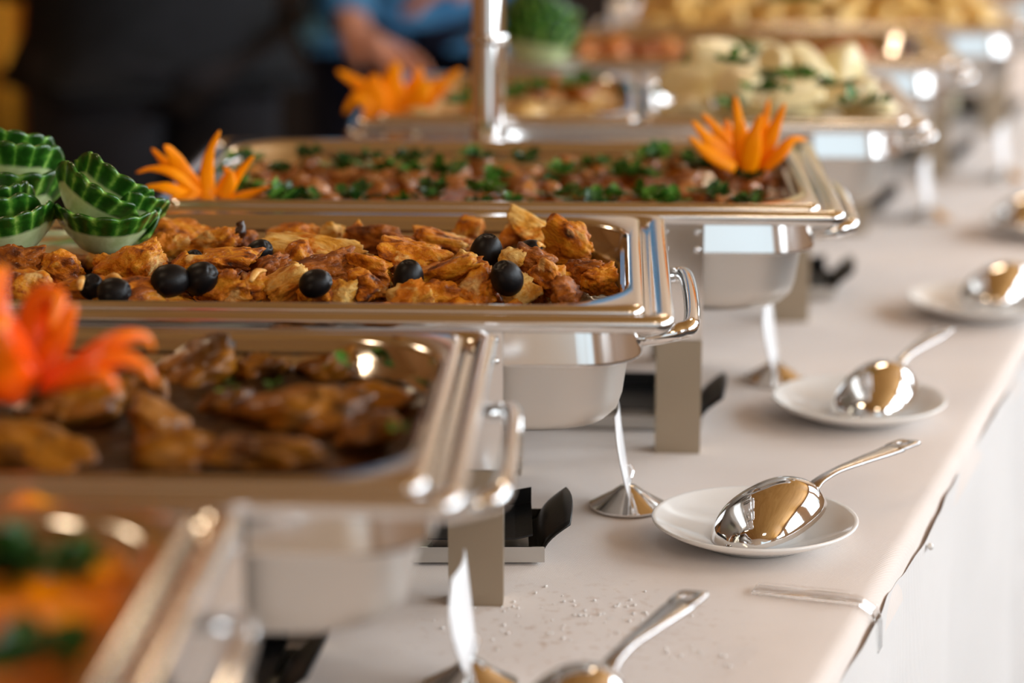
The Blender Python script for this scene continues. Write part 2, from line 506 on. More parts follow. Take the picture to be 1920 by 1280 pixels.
# ---------------------------------------------------------------- table, cloth, skirt
TA = math.radians(19.16)
TD = Vector((math.sin(TA), math.cos(TA), 0))      # along the table
TN = Vector((math.cos(TA), -math.sin(TA), 0))     # across, toward the guests' side
E0 = PZ(1584, 1200, 0.0)                          # a point on the table's edge
TW = 0.78
def TP(s, w, z=0.0):                              # s along from E0, w inward from the edge
    return E0 + TD * s - TN * w + Vector((0, 0, z))
S0, S1 = -1.35, 3.1
e = empty('banquet_table', TP((S0 + S1) / 2, TW / 2, FLOOR))
tag(e, 'long banquet table hidden under the beige cloth', 'table')
def tbox(s0, s1, w0, w1, z0, z1):
    return [TP(s, w, z) - e.location for z in (z0, z1) for w in (w0, w1) for s in (s0, s1)], box(0, 1, 0, 1, 0, 1)[1]
mk('tabletop', *tbox(S0 + .01, S1 - .01, 0.012, TW - 0.012, -0.03, -0.006), 'wood_wall', e, smooth=False)
for s in (S0 + 0.1, 0.7, S1 - 0.1):
    for w in (0.09, TW - 0.09):
        mk('leg', *tbox(s - .02, s + .02, w - .02, w + .02, FLOOR, -0.03), 'leg_steel', e, smooth=False)
# cloth: fine grid across the table with the edge rounded over and a short drop
sect = [(w, 0.0) for w in [TW - 0.004 - i * (TW - 0.012) / 40 for i in range(41)]]
sect = [(TW + 0.008, -0.035), (TW + 0.007, -0.015), (TW + 0.003, -0.004)] + sect
sect += [(0.004, -0.0006), (0.0008, -0.0022), (-0.0016, -0.005), (-0.0032, -0.009), (-0.0042, -0.016), (-0.005, -0.024), (-0.0055, -0.032)]
NS = 260
V, Fc = [], []
for i in range(NS + 1):
    s = S0 + (S1 - S0) * i / NS
    for (w, z) in sect:
        q = TP(s, w, z)
        if z > -0.001 and 0.0 < w < TW:
            q.z += 0.0
        elif z < -0.004 and w < 0.1:
            k = -z / 0.032
            wob = noise.noise(Vector((s * 7, 3.1, 0))) * 0.006 + noise.noise(Vector((s * 19, 8.1, 0))) * 0.002
            q += TN * (wob * k * 0.5 + 0.001 * k); q.z += wob * k * 1.1
        V.append(q)
n = len(sect)
for i in range(NS):
    for j in range(n - 1):
        Fc.append((i * n + j, i * n + j + 1, (i + 1) * n + j + 1, (i + 1) * n + j))
o = mk('tablecloth', V, Fc, 'table_cloth', recalc=False, sharp=None)
tag(o, 'beige woven tablecloth spread under the chafing dishes', 'tablecloth')
# skirt with soft pleats
V, Fc = [], []
NSK, NZ = 420, 14
for i in range(NSK + 1):
    s = S0 + (S1 - S0) * i / NSK
    for j in range(NZ + 1):
        t = j / NZ
        z = -0.012 - t * (-FLOOR - 0.03)
        am = 0.002 + 0.011 * min(1, t * 2.2)
        ph = s * 24 + 2.2 * noise.noise(Vector((s * 2.2, 0, 0)))
        out = 0.0045 + am + am * math.sin(ph) + 0.01 * t * noise.noise(Vector((s * 3, t * 2, 5)))
        q = TP(s, -out, z)
        if j == 0: q.z += 0.003 * math.sin(s * 23) + 0.004 * noise.noise(Vector((s * 30, 1, 1)))
        V.append(q)
for i in range(NSK):
    for j in range(NZ):
        a = i * (NZ + 1) + j
        Fc.append((a, a + 1, a + NZ + 2, a + NZ + 1))
o = mk('table_skirt', V, Fc, 'skirt_cloth', recalc=False, sharp=None)
tag(o, 'white pleated table skirt hanging below the beige cloth', 'table skirt')
# clear plastic skirt clip
cs = (PZ(1530, 1122, 0) - E0).dot(TD)
e = empty('skirt_clip', TP(cs, 0.03, 0.0))
tag(e, 'clear plastic clip holding the skirt on the table edge', 'clip')
def cl(prof, s0, s1):
    loops = [[TP(s, w, z) - e.location for (w, z) in prof] for s in (s0, s1)]
    return loft(loops, True, True)
mk('clip_arm', *cl([(0.075, 0.0008), (0.075, 0.0026), (0.03, 0.0034), (0.004, 0.0034), (-0.006, -0.002), (-0.0100, -0.012), (-0.0105, -0.03), (-0.0088, -0.03), (-0.0082, -0.012), (-0.005, -0.0035), (0.003, 0.0012), (0.03, 0.0010)], cs - 0.0075, cs + 0.0075), 'clear_plastic', e, sharp=30)
for sg in (-1, 1):
    mk('rib', *cl([(0.073, 0.0030), (0.073, 0.0046), (0.012, 0.0056), (0.012, 0.0036)], cs + sg * 0.0064 - 0.0008, cs + sg * 0.0064 + 0.0008), 'clear_plastic', e, sharp=30)
# pin in the skirt
pp = PZ(1700, 975, 0.0); ps = (pp - E0).dot(TD)
e = empty('dressmaker_pin', TP(ps, -0.008, -0.018))
tag(e, 'tiny pearl-headed pin in the skirt edge', 'pin')
V, Fc = ico(3)
mk('pin_head', [q * 0.0026 + TN * 0.0035 for q in V], Fc, 'ceramic', e)
mk('pin_shaft', *tube([TN * 0.003, TN * -0.006], 0.0004, 6), 'polished_steel', e)

# ---------------------------------------------------------------- chafing dishes
HX, HY, HR = 0.273, 0.1725, 0.200
YAW = math.radians(-2.5)
RY = Matrix.Rotation(YAW, 3, 'Z')
FR = {1: (-0.141, 0.742), 2: (-0.0237, 1.093), 3: (0.1015, 1.465), 4: (0.256, 1.814), 5: (0.395, 2.262), 6: (0.513, 2.694), 7: (0.668, 3.05), 8: (0.82, 3.43)}
ORG = {k: Vector((x, y, 0)) - RY @ Vector((HX, -HY, 0)) for k, (x, y) in FR.items()}
def L2W(k, x, y, z): return ORG[k] + RY @ Vector((x, y, z))
def W2L(k, p): return RY.transposed() @ (Vector(p) - ORG[k])
dish_name = {1: 'orange curry', 2: 'brown braised meat', 3: 'roast chicken and black olives', 4: 'mushroom ragout', 5: 'boiled potatoes', 6: 'browned roast', 7: 'yellow pasta'}
chafer_label = {
    1: 'nearest chafing dish with orange curry, cut by the lower left corner',
    2: 'stainless chafing dish with brown braised meat and red pepper flower',
    3: 'stainless chafing dish in focus with orange chicken and black olives',
    4: 'stainless chafing dish with parsley ragout and two carrot flowers',
    5: 'stainless chafing dish with two half pans, boiled potatoes at its right',
    6: 'blurred chafing dish just behind the boiled potatoes',
    7: 'blurred chafing dish heaped with yellow pasta',
    8: 'last chafing dish, only its body showing behind the pasta dish'}
def make_chafer():
    e = empty('chafing_dish')
    r0 = 0.014
    L = [rr(HX - 0.034, HY - 0.034, 0.03, HR - 0.010),      # under the food pan flange
         rr(HX - 0.026, HY - 0.026, 0.022, HR - 0.0075),
         rr(HX - 0.0145, HY - 0.0145, 0.016, HR - 0.0072),
         rr(HX - 0.0125, HY - 0.0125, 0.015, HR - 0.0052),
         rr(HX - 0.010, HY - 0.010, 0.014, HR - 0.0030),
         rr(HX - 0.0045, HY - 0.0045, 0.013, HR - 0.0022),
         rr(HX - 0.0015, HY - 0.0015, 0.0125, HR - 0.0034),
         rr(HX, HY, 0.0125, HR - 0.0064),
         rr(HX - 0.0006, HY - 0.0006, 0.0125, HR - 0.0110),
         rr(HX - 0.003, HY - 0.003, 0.012, HR - 0.0130),
         rr(HX - 0.01400, HY - 0.024, 0.034, HR - 0.0125),
         rr(HX - 0.02220, HY - 0.0322, 0.040, HR - 0.0130),
         rr(HX - 0.02210, HY - 0.0321, 0.042, HR - 0.0142),
         rr(HX - 0.02195, HY - 0.03195, 0.042, HR - 0.0156),
         rr(HX - 0.01865, HY - 0.02865, 0.043, 0.1602),
         rr(HX - 0.01850, HY - 0.0285, 0.043, 0.1588),
         rr(HX - 0.01900, HY - 0.0290, 0.043, 0.1580),
         rr(HX - 0.02250, HY - 0.0325, 0.043, 0.1575)]
    v1, f1 = loft(L)
    o = mk('water_pan_rim', v1, f1, 'polished_steel', e, recalc=False, sharp=50)
    L = [rr(HX - 0.02250, HY - 0.0325, 0.043, 0.1575),
         rr(HX - 0.02750, HY - 0.0375, 0.044, 0.1565),
         rr(HX - 0.02850, HY - 0.0385, 0.044, 0.154),
         rr(HX - 0.03200, HY - 0.042, 0.046, 0.127),
         rr(HX - 0.03500, HY - 0.045, 0.047, 0.117),
         rr(HX - 0.04100, HY - 0.051, 0.048, 0.1098),
         rr(HX - 0.05000, HY - 0.060, 0.050, 0.1065),
         rr(HX - 0.07500, HY - 0.085, 0.050, 0.1055)]
    v, f = loft(L, cap1=True)
    mk('water_pan', v, f, 'satin_steel', e, recalc=False, sharp=50)
    # four legs: a channel-section foot under a riveted bracket
    for sx in (-1, 1):
        for sy in (-1, 1):
            x0 = sx * (HX - 0.126); y0 = sy * (HY - 0.017)
            yi = sy * (HY - 0.017 - 0.020)
            w = 0.0178
            prof = [(-w, 0), (w, 0), (w, -0.020), (w - 0.0015, -0.020), (w - 0.0015, -0.0015), (-w + 0.0015, -0.0015), (-w + 0.0015, -0.020), (-w, -0.020)]
            if sy > 0: prof = [(a, -b) for a, b in prof]; 
            loops = [[(x0 + a, y0 + (b if sy < 0 else b) * (-1 if sy < 0 else -1), z) for a, b in prof] for z in (0.0, 0.0915)]
            if sy < 0:
                loops = [[(x0 + a, y0 - b, z) for a, b in prof] for z in (0.0, 0.0915)]
            else:
                loops = [[(x0 + a, y0 - b, z) for a, b in prof] for z in (0.0, 0.0915)]
            lg = mk('leg', *loft(loops, True, True), 'leg_steel', e, sharp=30)
            ya, yb = y0 - sy * 0.002, y0 - sy * 0.0040
            br = [[(x0 + a, y, z) for a, z in ((-w, 0.085), (w, 0.085), (w, HR - 0.0135), (-w, HR - 0.0135))] for y in (ya, yb)]
            b = mk('bracket', *loft(br, True, True), 'polished_steel', lg, smooth=False)
            for dx in (-0.0125, 0.0125):
                for z in (0.164, 0.178):
                    V, Fc = ico(2)
                    mk('rivet', [(x0 + dx + q.x * 0.003, ya + q.y * 0.0018, z + q.z * 0.003) for q in V], Fc, 'mirror_steel', lg)
            # the foot plate closing the pan support
            mk('pan_support', *box(x0 - w + 0.002, x0 + w - 0.002, min(y0 - sy * 0.004, y0 - sy * 0.055), max(y0 - sy * 0.004, y0 - sy * 0.055), 0.1025, 0.1052), 'leg_steel', lg, smooth=False)
    for sx in (-1, 1):
        pts = [(sx * (HX - 0.022), -0.088, 0.164), (sx * (HX - 0.008), -0.089, 0.166), (sx * (HX + 0.006), -0.086, 0.169), (sx * (HX + 0.0135), -0.074, 0.1705),
               (sx * (HX + 0.0155), 0, 0.171), (sx * (HX + 0.0135), 0.074, 0.1705), (sx * (HX + 0.006), 0.086, 0.169), (sx * (HX - 0.008), 0.089, 0.166), (sx * (HX - 0.022), 0.088, 0.164)]
        mk('handle', *tube(bez(pts, 48), 0.0058, 14), 'mirror_steel', e)
    return e
proto = make_chafer()
chafers = {}
for k in range(1, 9):
    o = proto if k == 1 else dup(proto)
    o.location = ORG[k]; o.rotation_euler = (0, 0, YAW)
    tag(o, chafer_label[k], 'chafing dish', 'chafing dishes along the buffet')
    chafers[k] = o

def pan_loops(hx, hy, cx, T=HR):
    """Food pan from the flange's turned-down edge to the floor of the pan."""
    return [rr(hx - 0.0005, hy - 0.0005, 0.010, T - 0.0060, cx=cx),
            rr(hx - 0.0002, hy - 0.0002, 0.010, T - 0.0030, cx=cx),
            rr(hx - 0.0022, hy - 0.0022, 0.010, T - 0.0006, cx=cx),
            rr(hx - 0.0045, hy - 0.0045, 0.010, T, cx=cx),
            rr(hx - 0.0085, hy - 0.0085, 0.064, T - 0.0004, cx=cx),
            rr(hx - 0.0100, hy - 0.0100, 0.066, T - 0.0012, cx=cx),
            rr(hx - 0.0118, hy - 0.0118, 0.067, T - 0.0040, cx=cx),
            rr(hx - 0.0130, hy - 0.0130, 0.067, T - 0.012, cx=cx),
            rr(hx - 0.0150, hy - 0.0150, 0.066, T - 0.0135, cx=cx),
            rr(hx - 0.0235, hy - 0.0235, 0.062, T - 0.045, cx=cx),
            rr(hx - 0.0275, hy - 0.0275, 0.060, T - 0.058, cx=cx),
            rr(hx - 0.037, hy - 0.037, 0.056, T - 0.062, cx=cx)]
pan_label = {
    1: 'steel food pan of orange curry in the nearest chafing dish',
    2: 'deep steel food pan holding the brown braised meat',
    3: 'steel food pan filled with orange chicken pieces and olives',
    4: 'steel food pan filled with parsley-strewn ragout',
    6: 'steel food pan of browned roast behind the potatoes',
    7: 'steel food pan under the heap of yellow pasta',
    8: 'steel food pan in the last chafing dish behind the pasta'}
for k in (1, 2, 3, 4, 6, 7, 8):
    v, f = loft(pan_loops(0.2545, 0.1540, 0), cap1=True)
    o = mk('food_pan', v, f, 'polished_steel', recalc=False, sharp=60)
    o.location = ORG[k]; o.rotation_euler = (0, 0, YAW)
    tag(o, pan_label[k], 'food pan', 'full-size food pans')
for sx, lab in ((-1, 'half-size steel food pan of creamy food with green herbs'), (1, 'half-size steel food pan heaped with boiled potatoes')):
    v, f = loft(pan_loops(0.1265, 0.1540, sx * 0.128), cap1=True)
    o = mk('food_pan', v, f, 'polished_steel', recalc=False, sharp=60)
    o.location = ORG[5]; o.rotation_euler = (0, 0, YAW)
    tag(o, lab, 'food pan', 'half-size food pans')

# ---------------------------------------------------------------- fuel burners under the dishes
def make_burner():
    e = empty('fuel_burner')
    # shallow tray, open toward the scoop handle (local +x)
    x0, x1, y0, y1, h, t = -0.15, 0.020, -0.043, 0.043, 0.013, 0.0014
    prof = [(y0, h), (y0, 0.002), (y1, 0.002), (y1, h), (y1 - t, h), (y1 - t, 0.002 + t), (y0 + t, 0.002 + t), (y0 + t, h)]
    mk('tray', *loft([[(x, y, z) for y, z in prof] for x in (x0, x1)], True, True), 'tray_steel', e, smooth=False)
    # plate whose black paints the dark reflected in the tray; rises at the end
    L = []
    for x, z, w in ((-0.06, 0.0165, 0.038), (-0.02, 0.0165, 0.038), (0.0, 0.0165, 0.038), (0.012, 0.019, 0.037)):
        L.append([(x, -w, z), (x, w, z), (x, w, z + 0.012), (x, w - 0.0012, z + 0.012), (x, w - 0.0012, z + 0.0012), (x, -w, z + 0.0012)])
    mk('tray_dark_plate', *loft(L, True, True), 'reflection_and_shoe_black', e, smooth=False)
    # curled scoop handle: a bent sheet, hollow toward the dish
    V = []; NN = 13; MM = 9
    for i in range(NN):
        y = -0.042 + 0.084 * i / (NN - 1)
        for j in range(MM):
            t2 = j / (MM - 1)
            bulge = 1 - (y / 0.05) ** 2
            x = 0.010 + 0.026 * t2 ** 0.5 - 0.012 * math.sin(t2 * math.pi) * (0.4 + 0.6 * bulge) + 0.004 * t2 * bulge
            z = 0.003 + 0.030 * t2 * (0.80 + 0.20 * bulge)
            V.append((x, y, z))
    Fc = [(i * MM + j, i * MM + j + 1, (i + 1) * MM + j + 1, (i + 1) * MM + j) for i in range(NN - 1) for j in range(MM - 1)]
    solid(mk('scoop_handle', V, Fc, 'reflection_and_shoe_black', e, sharp=None), 0.0015, 0)  # black paints the dark that the mirror-like sheet reflects
    c = mk('fuel_can', *lathe([(0.001, 0.0035), (0.040, 0.0035), (0.0425, 0.005), (0.0425, 0.052), (0.041, 0.054), (0.0425, 0.056), (0.0415, 0.058), (0.028, 0.058), (0.027, 0.054), (0.001, 0.054)], 36), 'can_label', e, loc=(-0.100, 0, 0))
    mk('lid_rim', *lathe([(0.0428, 0.0515), (0.0440, 0.0525), (0.0440, 0.0570), (0.0428, 0.0580)], 36), 'polished_steel', c)
    return e
bp = make_burner()
burner_at = {3: (0.002, 1.610), 4: (0.138, 1.940), 2: (-0.150, 1.335), 5: (0.31, 2.42), 6: (0.42, 2.85), 7: (0.575, 3.2), 8: (0.72, 3.58)}
burner_label = {2: 'fuel burner at the bottom edge under the brown braise dish', 3: 'fuel burner with scoop handle painted as dark reflection under the chicken dish', 4: 'fuel burner under the ragout dish beside a steel leg',
                5: 'fuel burner under the potato dish', 6: 'fuel burner under the blurred dish behind the potatoes', 7: 'fuel burner under the pasta dish', 8: 'fuel burner under the last dish behind the pasta'}
for i, k in enumerate(burner_at):
    o = bp if i == 0 else dup(bp)
    o.location = (burner_at[k][0], burner_at[k][1], 0.0005); o.rotation_euler = (0, 0, YAW + (0.05 if k == 3 else -0.05))
    tag(o, burner_label[k], 'burner', 'fuel burners')

# ---------------------------------------------------------------- chrome post between the dishes
e = empty('chrome_post', (-0.0221, 2.212, 0))
tag(e, 'tall shiny chrome post rising behind the ragout dish', 'post')
mk('base_plate', *lathe([(0.001, 0.001), (0.038, 0.001), (0.038, 0.006), (0.03, 0.009), (0.016, 0.010), (0.001, 0.010)], 40), 'mirror_steel', e)
mk('pole', *lathe([(0.001, 0.008), (0.0158, 0.008), (0.0158, 0.28), (0.0150, 0.284), (0.0150, 0.98), (0.010, 0.99), (0.001, 0.992)], 40), 'mirror_steel', e)
mk('collar', *lathe([(0.0145, 0.279), (0.0185, 0.2795), (0.0198, 0.2835), (0.0185, 0.2875), (0.0145, 0.288)], 40), 'mirror_steel', e)

# ---------------------------------------------------------------- saucers and serving spoons
def make_saucer():
    pr = [(0.0005, 0.0042), (0.018, 0.0044), (0.0205, 0.0062), (0.0225, 0.0064), (0.0245, 0.0050), (0.036, 0.0062), (0.050, 0.0098), (0.062, 0.0142), (0.0690, 0.0178), (0.0712, 0.0186), (0.0724, 0.0180),
          (0.0722, 0.0168), (0.066, 0.0128), (0.052, 0.0066), (0.040, 0.0030), (0.0375, 0.0004), (0.0345, 0.0004), (0.033, 0.0022), (0.0005, 0.0022)]
    return mk('saucer', *lathe(pr, 72), 'ceramic', sharp=None)
def make_spoon():
    """Serving spoon lying bowl-down: tip at -x, handle toward +x, origin under the bowl's middle."""
    e = empty('serving_spoon')
    NU, NV = 33, 15
    V = []
    for i in range(NU):
        u = -1 + 2 * i / (NU - 1)
        hw = 0.0335 * math.sqrt(max(0.0, 1 - abs(u) ** 2.3)) * (1 - 0.16 * u)
        for j in range(NV):
            v = -1 + 2 * j / (NV - 1)
            d = max(0.0, 1 - (abs(u) ** 2.4)) * (1 - abs(v) ** 2.2)
            V.append((u * 0.050, hw * v, 0.027 * d ** 0.62))
    Fc = [(i * NV + j, (i + 1) * NV + j, (i + 1) * NV + j + 1, i * NV + j + 1) for i in range(NU - 1) for j in range(NV - 1)]
    b = mk('bowl', V, Fc, 'mirror_steel', e, sharp=None, recalc=False)
    b.modifiers.new('smooth', 'SUBSURF').render_levels = 1
    solid(b, 0.0012, -1)
    # handle: waisted strip with a slightly arched section, ending in a pierced tab
    path = [(0.046, 0, 0.004), (0.058, 0, 0.0065), (0.078, 0, 0.0058), (0.104, 0, 0.0020), (0.134, 0, -0.0030), (0.148, 0, -0.0052)]
    wid = [0.013, 0.0095, 0.0090, 0.0130, 0.0180, 0.0196]
    P2 = bez(path, 26)
    rows = []
    for i, q in enumerate(P2):
        t = i / 25 * 5; a = min(int(t), 4); w = wid[a] + (wid[a + 1] - wid[a]) * (t - a)
        rows.append([(q.x, w / 2 * s, q.z + 0.0011 * (1 - s * s)) for s in (-1, -0.6, -0.2, 0.2, 0.6, 1)])
    solid(mk('handle', *loft(rows, closed=False), 'spoon_satin', e, sharp=None), 0.0016, 0)
    n = 28
    outl, hole = [], []
    for j in range(n):
        a = 2 * math.pi * j / n
        ca, sa = math.cos(a), math.sin(a)
        ex = 0.45
        ox, hx2 = 0.1590 + 0.0125 * math.copysign(abs(ca) ** ex, ca), 0.1610 + 0.0044 * ca
        tz = lambda x: -0.0044 - 0.15 * (x - 0.148)
        outl.append((ox, (0.0098 if ca < 0 else 0.0102) * math.copysign(abs(sa) ** ex, sa), tz(ox)))
        hole.append((hx2, 0.0044 * sa, tz(hx2)))
    solid(mk('handle_tab', *loft([outl, hole]), 'spoon_satin', e, sharp=None), 0.0016, 0)
    return e
sau0, spo0 = make_saucer(), make_spoon()
sets = [  # saucer px, spoon bowl px, spoon yaw, labels
    ((1415, 985), (1448, 951), 47, 'white saucer in sharp focus under the mirror-bright spoon', 'shiny serving spoon lying bowl-down on the nearest full saucer'),
    ((1610, 757), (1646, 722), 62, 'white saucer beyond the sharp one, beside the ragout dish', 'blurred serving spoon on the saucer beyond the sharp one'),
    ((1840, 568), (1876, 528), 50, 'white saucer at the right edge of the photo, beside the potato dish', 'blurred serving spoon on the saucer at the right edge'),
    ((1965, 420), (1925, 392), 48, 'farthest white saucer, mostly cut off by the right edge', 'farthest serving spoon, only its bowl inside the right edge'),
    ((1062, 1392), (1068, 1322), 62, 'white saucer at the bottom edge, nearest the camera', 'serving spoon at the bottom edge with a pierced handle end'),
]
for i, (sp, mid, yaw, la, lb) in enumerate(sets):
    s = sau0 if i == 0 else dup(sau0)
    c = PZ(sp[0], sp[1], 0.012)
    s.location = (c.x, c.y, 0.0003)
    tag(s, la, 'saucer', 'white saucers')
    o = spo0 if i == 0 else dup(spo0)
    w = PZ(mid[0], mid[1], 0.030)
    o.location = (w.x, w.y, 0.0200)
    o.rotation_euler = (-0.10, -math.asin(0.0175 / 0.1), math.radians(yaw))
    tag(o, lb, 'spoon', 'serving spoons')

# ---------------------------------------------------------------- name card holders
def make_card():
    e = empty('card_holder')
    mk('base', *lathe([(0.001, 0.0006), (0.0275, 0.0006), (0.0282, 0.0014), (0.0282, 0.0028), (0.0268, 0.0036), (0.024, 0.0050), (0.012, 0.0120), (0.006, 0.0165), (0.001, 0.0172)], 48), 'mirror_steel', e)
    for sg in (-1, 1):
        mk('clip_wire', *tube(bez([(sg * 0.0006, 0.004, 0.013), (sg * 0.002, 0.006, 0.020), (sg * 0.0035, 0.009, 0.026), (sg * 0.001, 0.012, 0.029)], 14), 0.0008, 8), 'mirror_steel', e)
    V = []
    for i in range(8):
        t = i / 7
        for z, y0, y1 in ((0.013, -0.022, 0.016), (0.030, -0.034, 0.026), (0.046, -0.040, 0.034), (0.060, -0.034, 0.040), (0.071, -0.010, 0.044)):
            V.append((0.0006 - 0.19 * (z - 0.013) + 0.0030 * math.sin(t * 3.0) * (z / 0.08), y0 + (y1 - y0) * t, z))
    Fc = [(i * 5 + j, i * 5 + j + 1, (i + 1) * 5 + j + 1, (i + 1) * 5 + j) for i in range(7) for j in range(4)]
    solid(mk('card', V, Fc, 'card', e, sharp=None), 0.0012, 0)
    return e
c0 = make_card()
cards = [((1177, 951), -0.06, 'chrome cone card holder in focus beside the sharp saucer'), ((884, 1288), -0.12, 'card holder at the bottom edge with white card edge-on'),
         ((1452, 714), -0.20, 'card holder in front of the potato dish, left of the second saucer'), ((1742, 412), -0.30, 'blurred card holder beyond the potato dish'), ((1884, 338), -0.35, 'farthest blurred card holder near the right edge')]
for i, (q, rz, la) in enumerate(cards):
    o = c0 if i == 0 else dup(c0)
    w = PZ(q[0], q[1], 0.0)
    o.location = (w.x, w.y, 0.0003); o.rotation_euler = (0, 0, rz)
    tag(o, la, 'card holder', 'chrome card holders')

# ---------------------------------------------------------------- salt crumbs on the cloth
rnd = random.Random(5)
parts = []
for cx, cy, n, sp in ((1070, 1160, 46, 90), (1310, 1235, 20, 45), (900, 1190, 16, 60), (1150, 1150, 22, 45)):
    for i in range(n):
        q = PZ(cx + rnd.gauss(0, sp), cy + rnd.gauss(0, sp * 0.30), 0.0)
        r = rnd.uniform(0.0004, 0.0013)
        V, Fc = ico(1)
        parts.append(([Vector((v.x * r * rnd.uniform(.7, 1.2), v.y * r * rnd.uniform(.7, 1.2), v.z * r * 0.7)) + Vector((q.x, q.y, r * 0.6)) for v in V], Fc))
o = mk('crumbs', *merge(*parts), 'ceramic', sharp=None)
tag(o, 'scattered coarse salt crumbs on the cloth near the bottom spoon', 'crumbs', kind='stuff')

#FOOD
# ---------------------------------------------------------------- food helpers
def surface(name, k, x0, x1, y0, y1, z, amp, freq, mat, label, cat, r=0.062, seed=0.0):
    """Food surface filling a pan: a bumpy sheet over a shallow body."""
    nx, ny = 90, 54
    cx, cy, hx, hy = (x0 + x1) / 2, (y0 + y1) / 2, (x1 - x0) / 2, (y1 - y0) / 2
    V = []
    for j in range(ny + 1):
        for i in range(nx + 1):
            u, v = -1 + 2 * i / nx, -1 + 2 * j / ny
            x, y = u * hx, v * hy
            ax, ay = hx - r, hy - r          # pull the grid's corners onto the rounded rectangle
            if abs(x) > ax and abs(y) > ay:
                dx, dy = abs(x) - ax, abs(y) - ay
                m = max(dx, dy); l = math.hypot(dx, dy)
                dx, dy = dx * m / l, dy * m / l
                x = math.copysign(ax + dx, x); y = math.copysign(ay + dy, y)
            h = noise.fractal(Vector((x * freq + seed, y * freq, seed)), 1.0, 2.0, 4) * amp
            V.append((cx + x, cy + y, z + h))
    Fc = [(j * (nx + 1) + i, j * (nx + 1) + i + 1, (j + 1) * (nx + 1) + i + 1, (j + 1) * (nx + 1) + i) for j in range(ny) for i in range(nx)]
    o = mk(name, V, Fc, mat, sharp=None, recalc=False)
    o.location = ORG[k]; o.rotation_euler = (0, 0, YAW)
    return tag(o, label, cat, kind='stuff')

def sprig_mesh(name, seed, size, n, mat):
    """Clump of small three-lobed leaves."""
    rnd = random.Random(seed)
    parts = []
    for i in range(n):
        d = Vector((rnd.gauss(0, 1), rnd.gauss(0, 1), rnd.uniform(0.1, 1.0))).normalized()
        p0 = Vector((rnd.gauss(0, .28), rnd.gauss(0, .28), rnd.uniform(0, .15))) * size
        s = d.cross(Vector((0, 0, 1)))
        s = s.normalized() if s.length > 1e-3 else Vector((1, 0, 0))
        nn = s.cross(d).normalized()
        l = size * rnd.uniform(0.45, 0.8); w = l * 0.42
        pts = [(0, 0, 0), (0.35, 0.55, .1), (0.30, 1.0, .25), (0.62, 0.62, .12), (0.72, 0.85, .22), (1.0, 0.0, 0.05), (0.72, -0.85, .22), (0.62, -0.62, .12), (0.30, -1.0, .25), (0.35, -0.55, .1)]
        V = [p0 + d * (a * l) + s * (b * w) + nn * (c * w) for a, b, c in pts] + [p0 + d * (0.55 * l) - nn * 0.1 * w]
        parts.append((V, [(j, (j + 1) % 10, 10) for j in range(10)]))
    v, f = merge(*parts)
    me = bpy.data.meshes.new(name); me.from_pydata([tuple(q) for q in v], [], f)
    me.polygons.foreach_set('use_smooth', [True] * len(me.polygons))
    me.materials.append(M[mat])
    return me

def petal_flower(name, base, petals, Y, unit, mat, label, cat, thick, group=None, face=Vector((0, -0.9, 0.45))):
    b = PY(base[0], base[1], Y)
    e = empty(name, b)
    tag(e, label, cat, group)
    for pts, w in petals:
        P3 = [PY(q[0], q[1], Y + (q[2] if len(q) > 2 else 0.0)) - b for q in pts]
        n = 18
        path = bez(P3, n)
        ww = []
        for i in range(n):
            t = i / (n - 1)
            ww.append(w * unit * (0.62 + 0.55 * math.sin(math.pi * min(1, t * 1.25 + 0.12))) * (1.0 if t < 0.62 else max(0.10, math.sqrt(max(0.0, 1 - ((t - 0.62) / 0.385) ** 2)))) * 0.88)
        v, f = blade(path, ww, thick, face, 12)
        att = None
        if mat == 'pepper':
            att = {'t': [0.25 + 0.65 * min(1.0, 0.5 + 0.5 * math.sin(2 * math.pi * (i % 12) / 12)) * (0.5 + 0.5 * (i // 12) / (n - 1)) for i in range(len(v))]}
        mk('petal', v, f, mat, e, sharp=None, attrs=att)
    return e

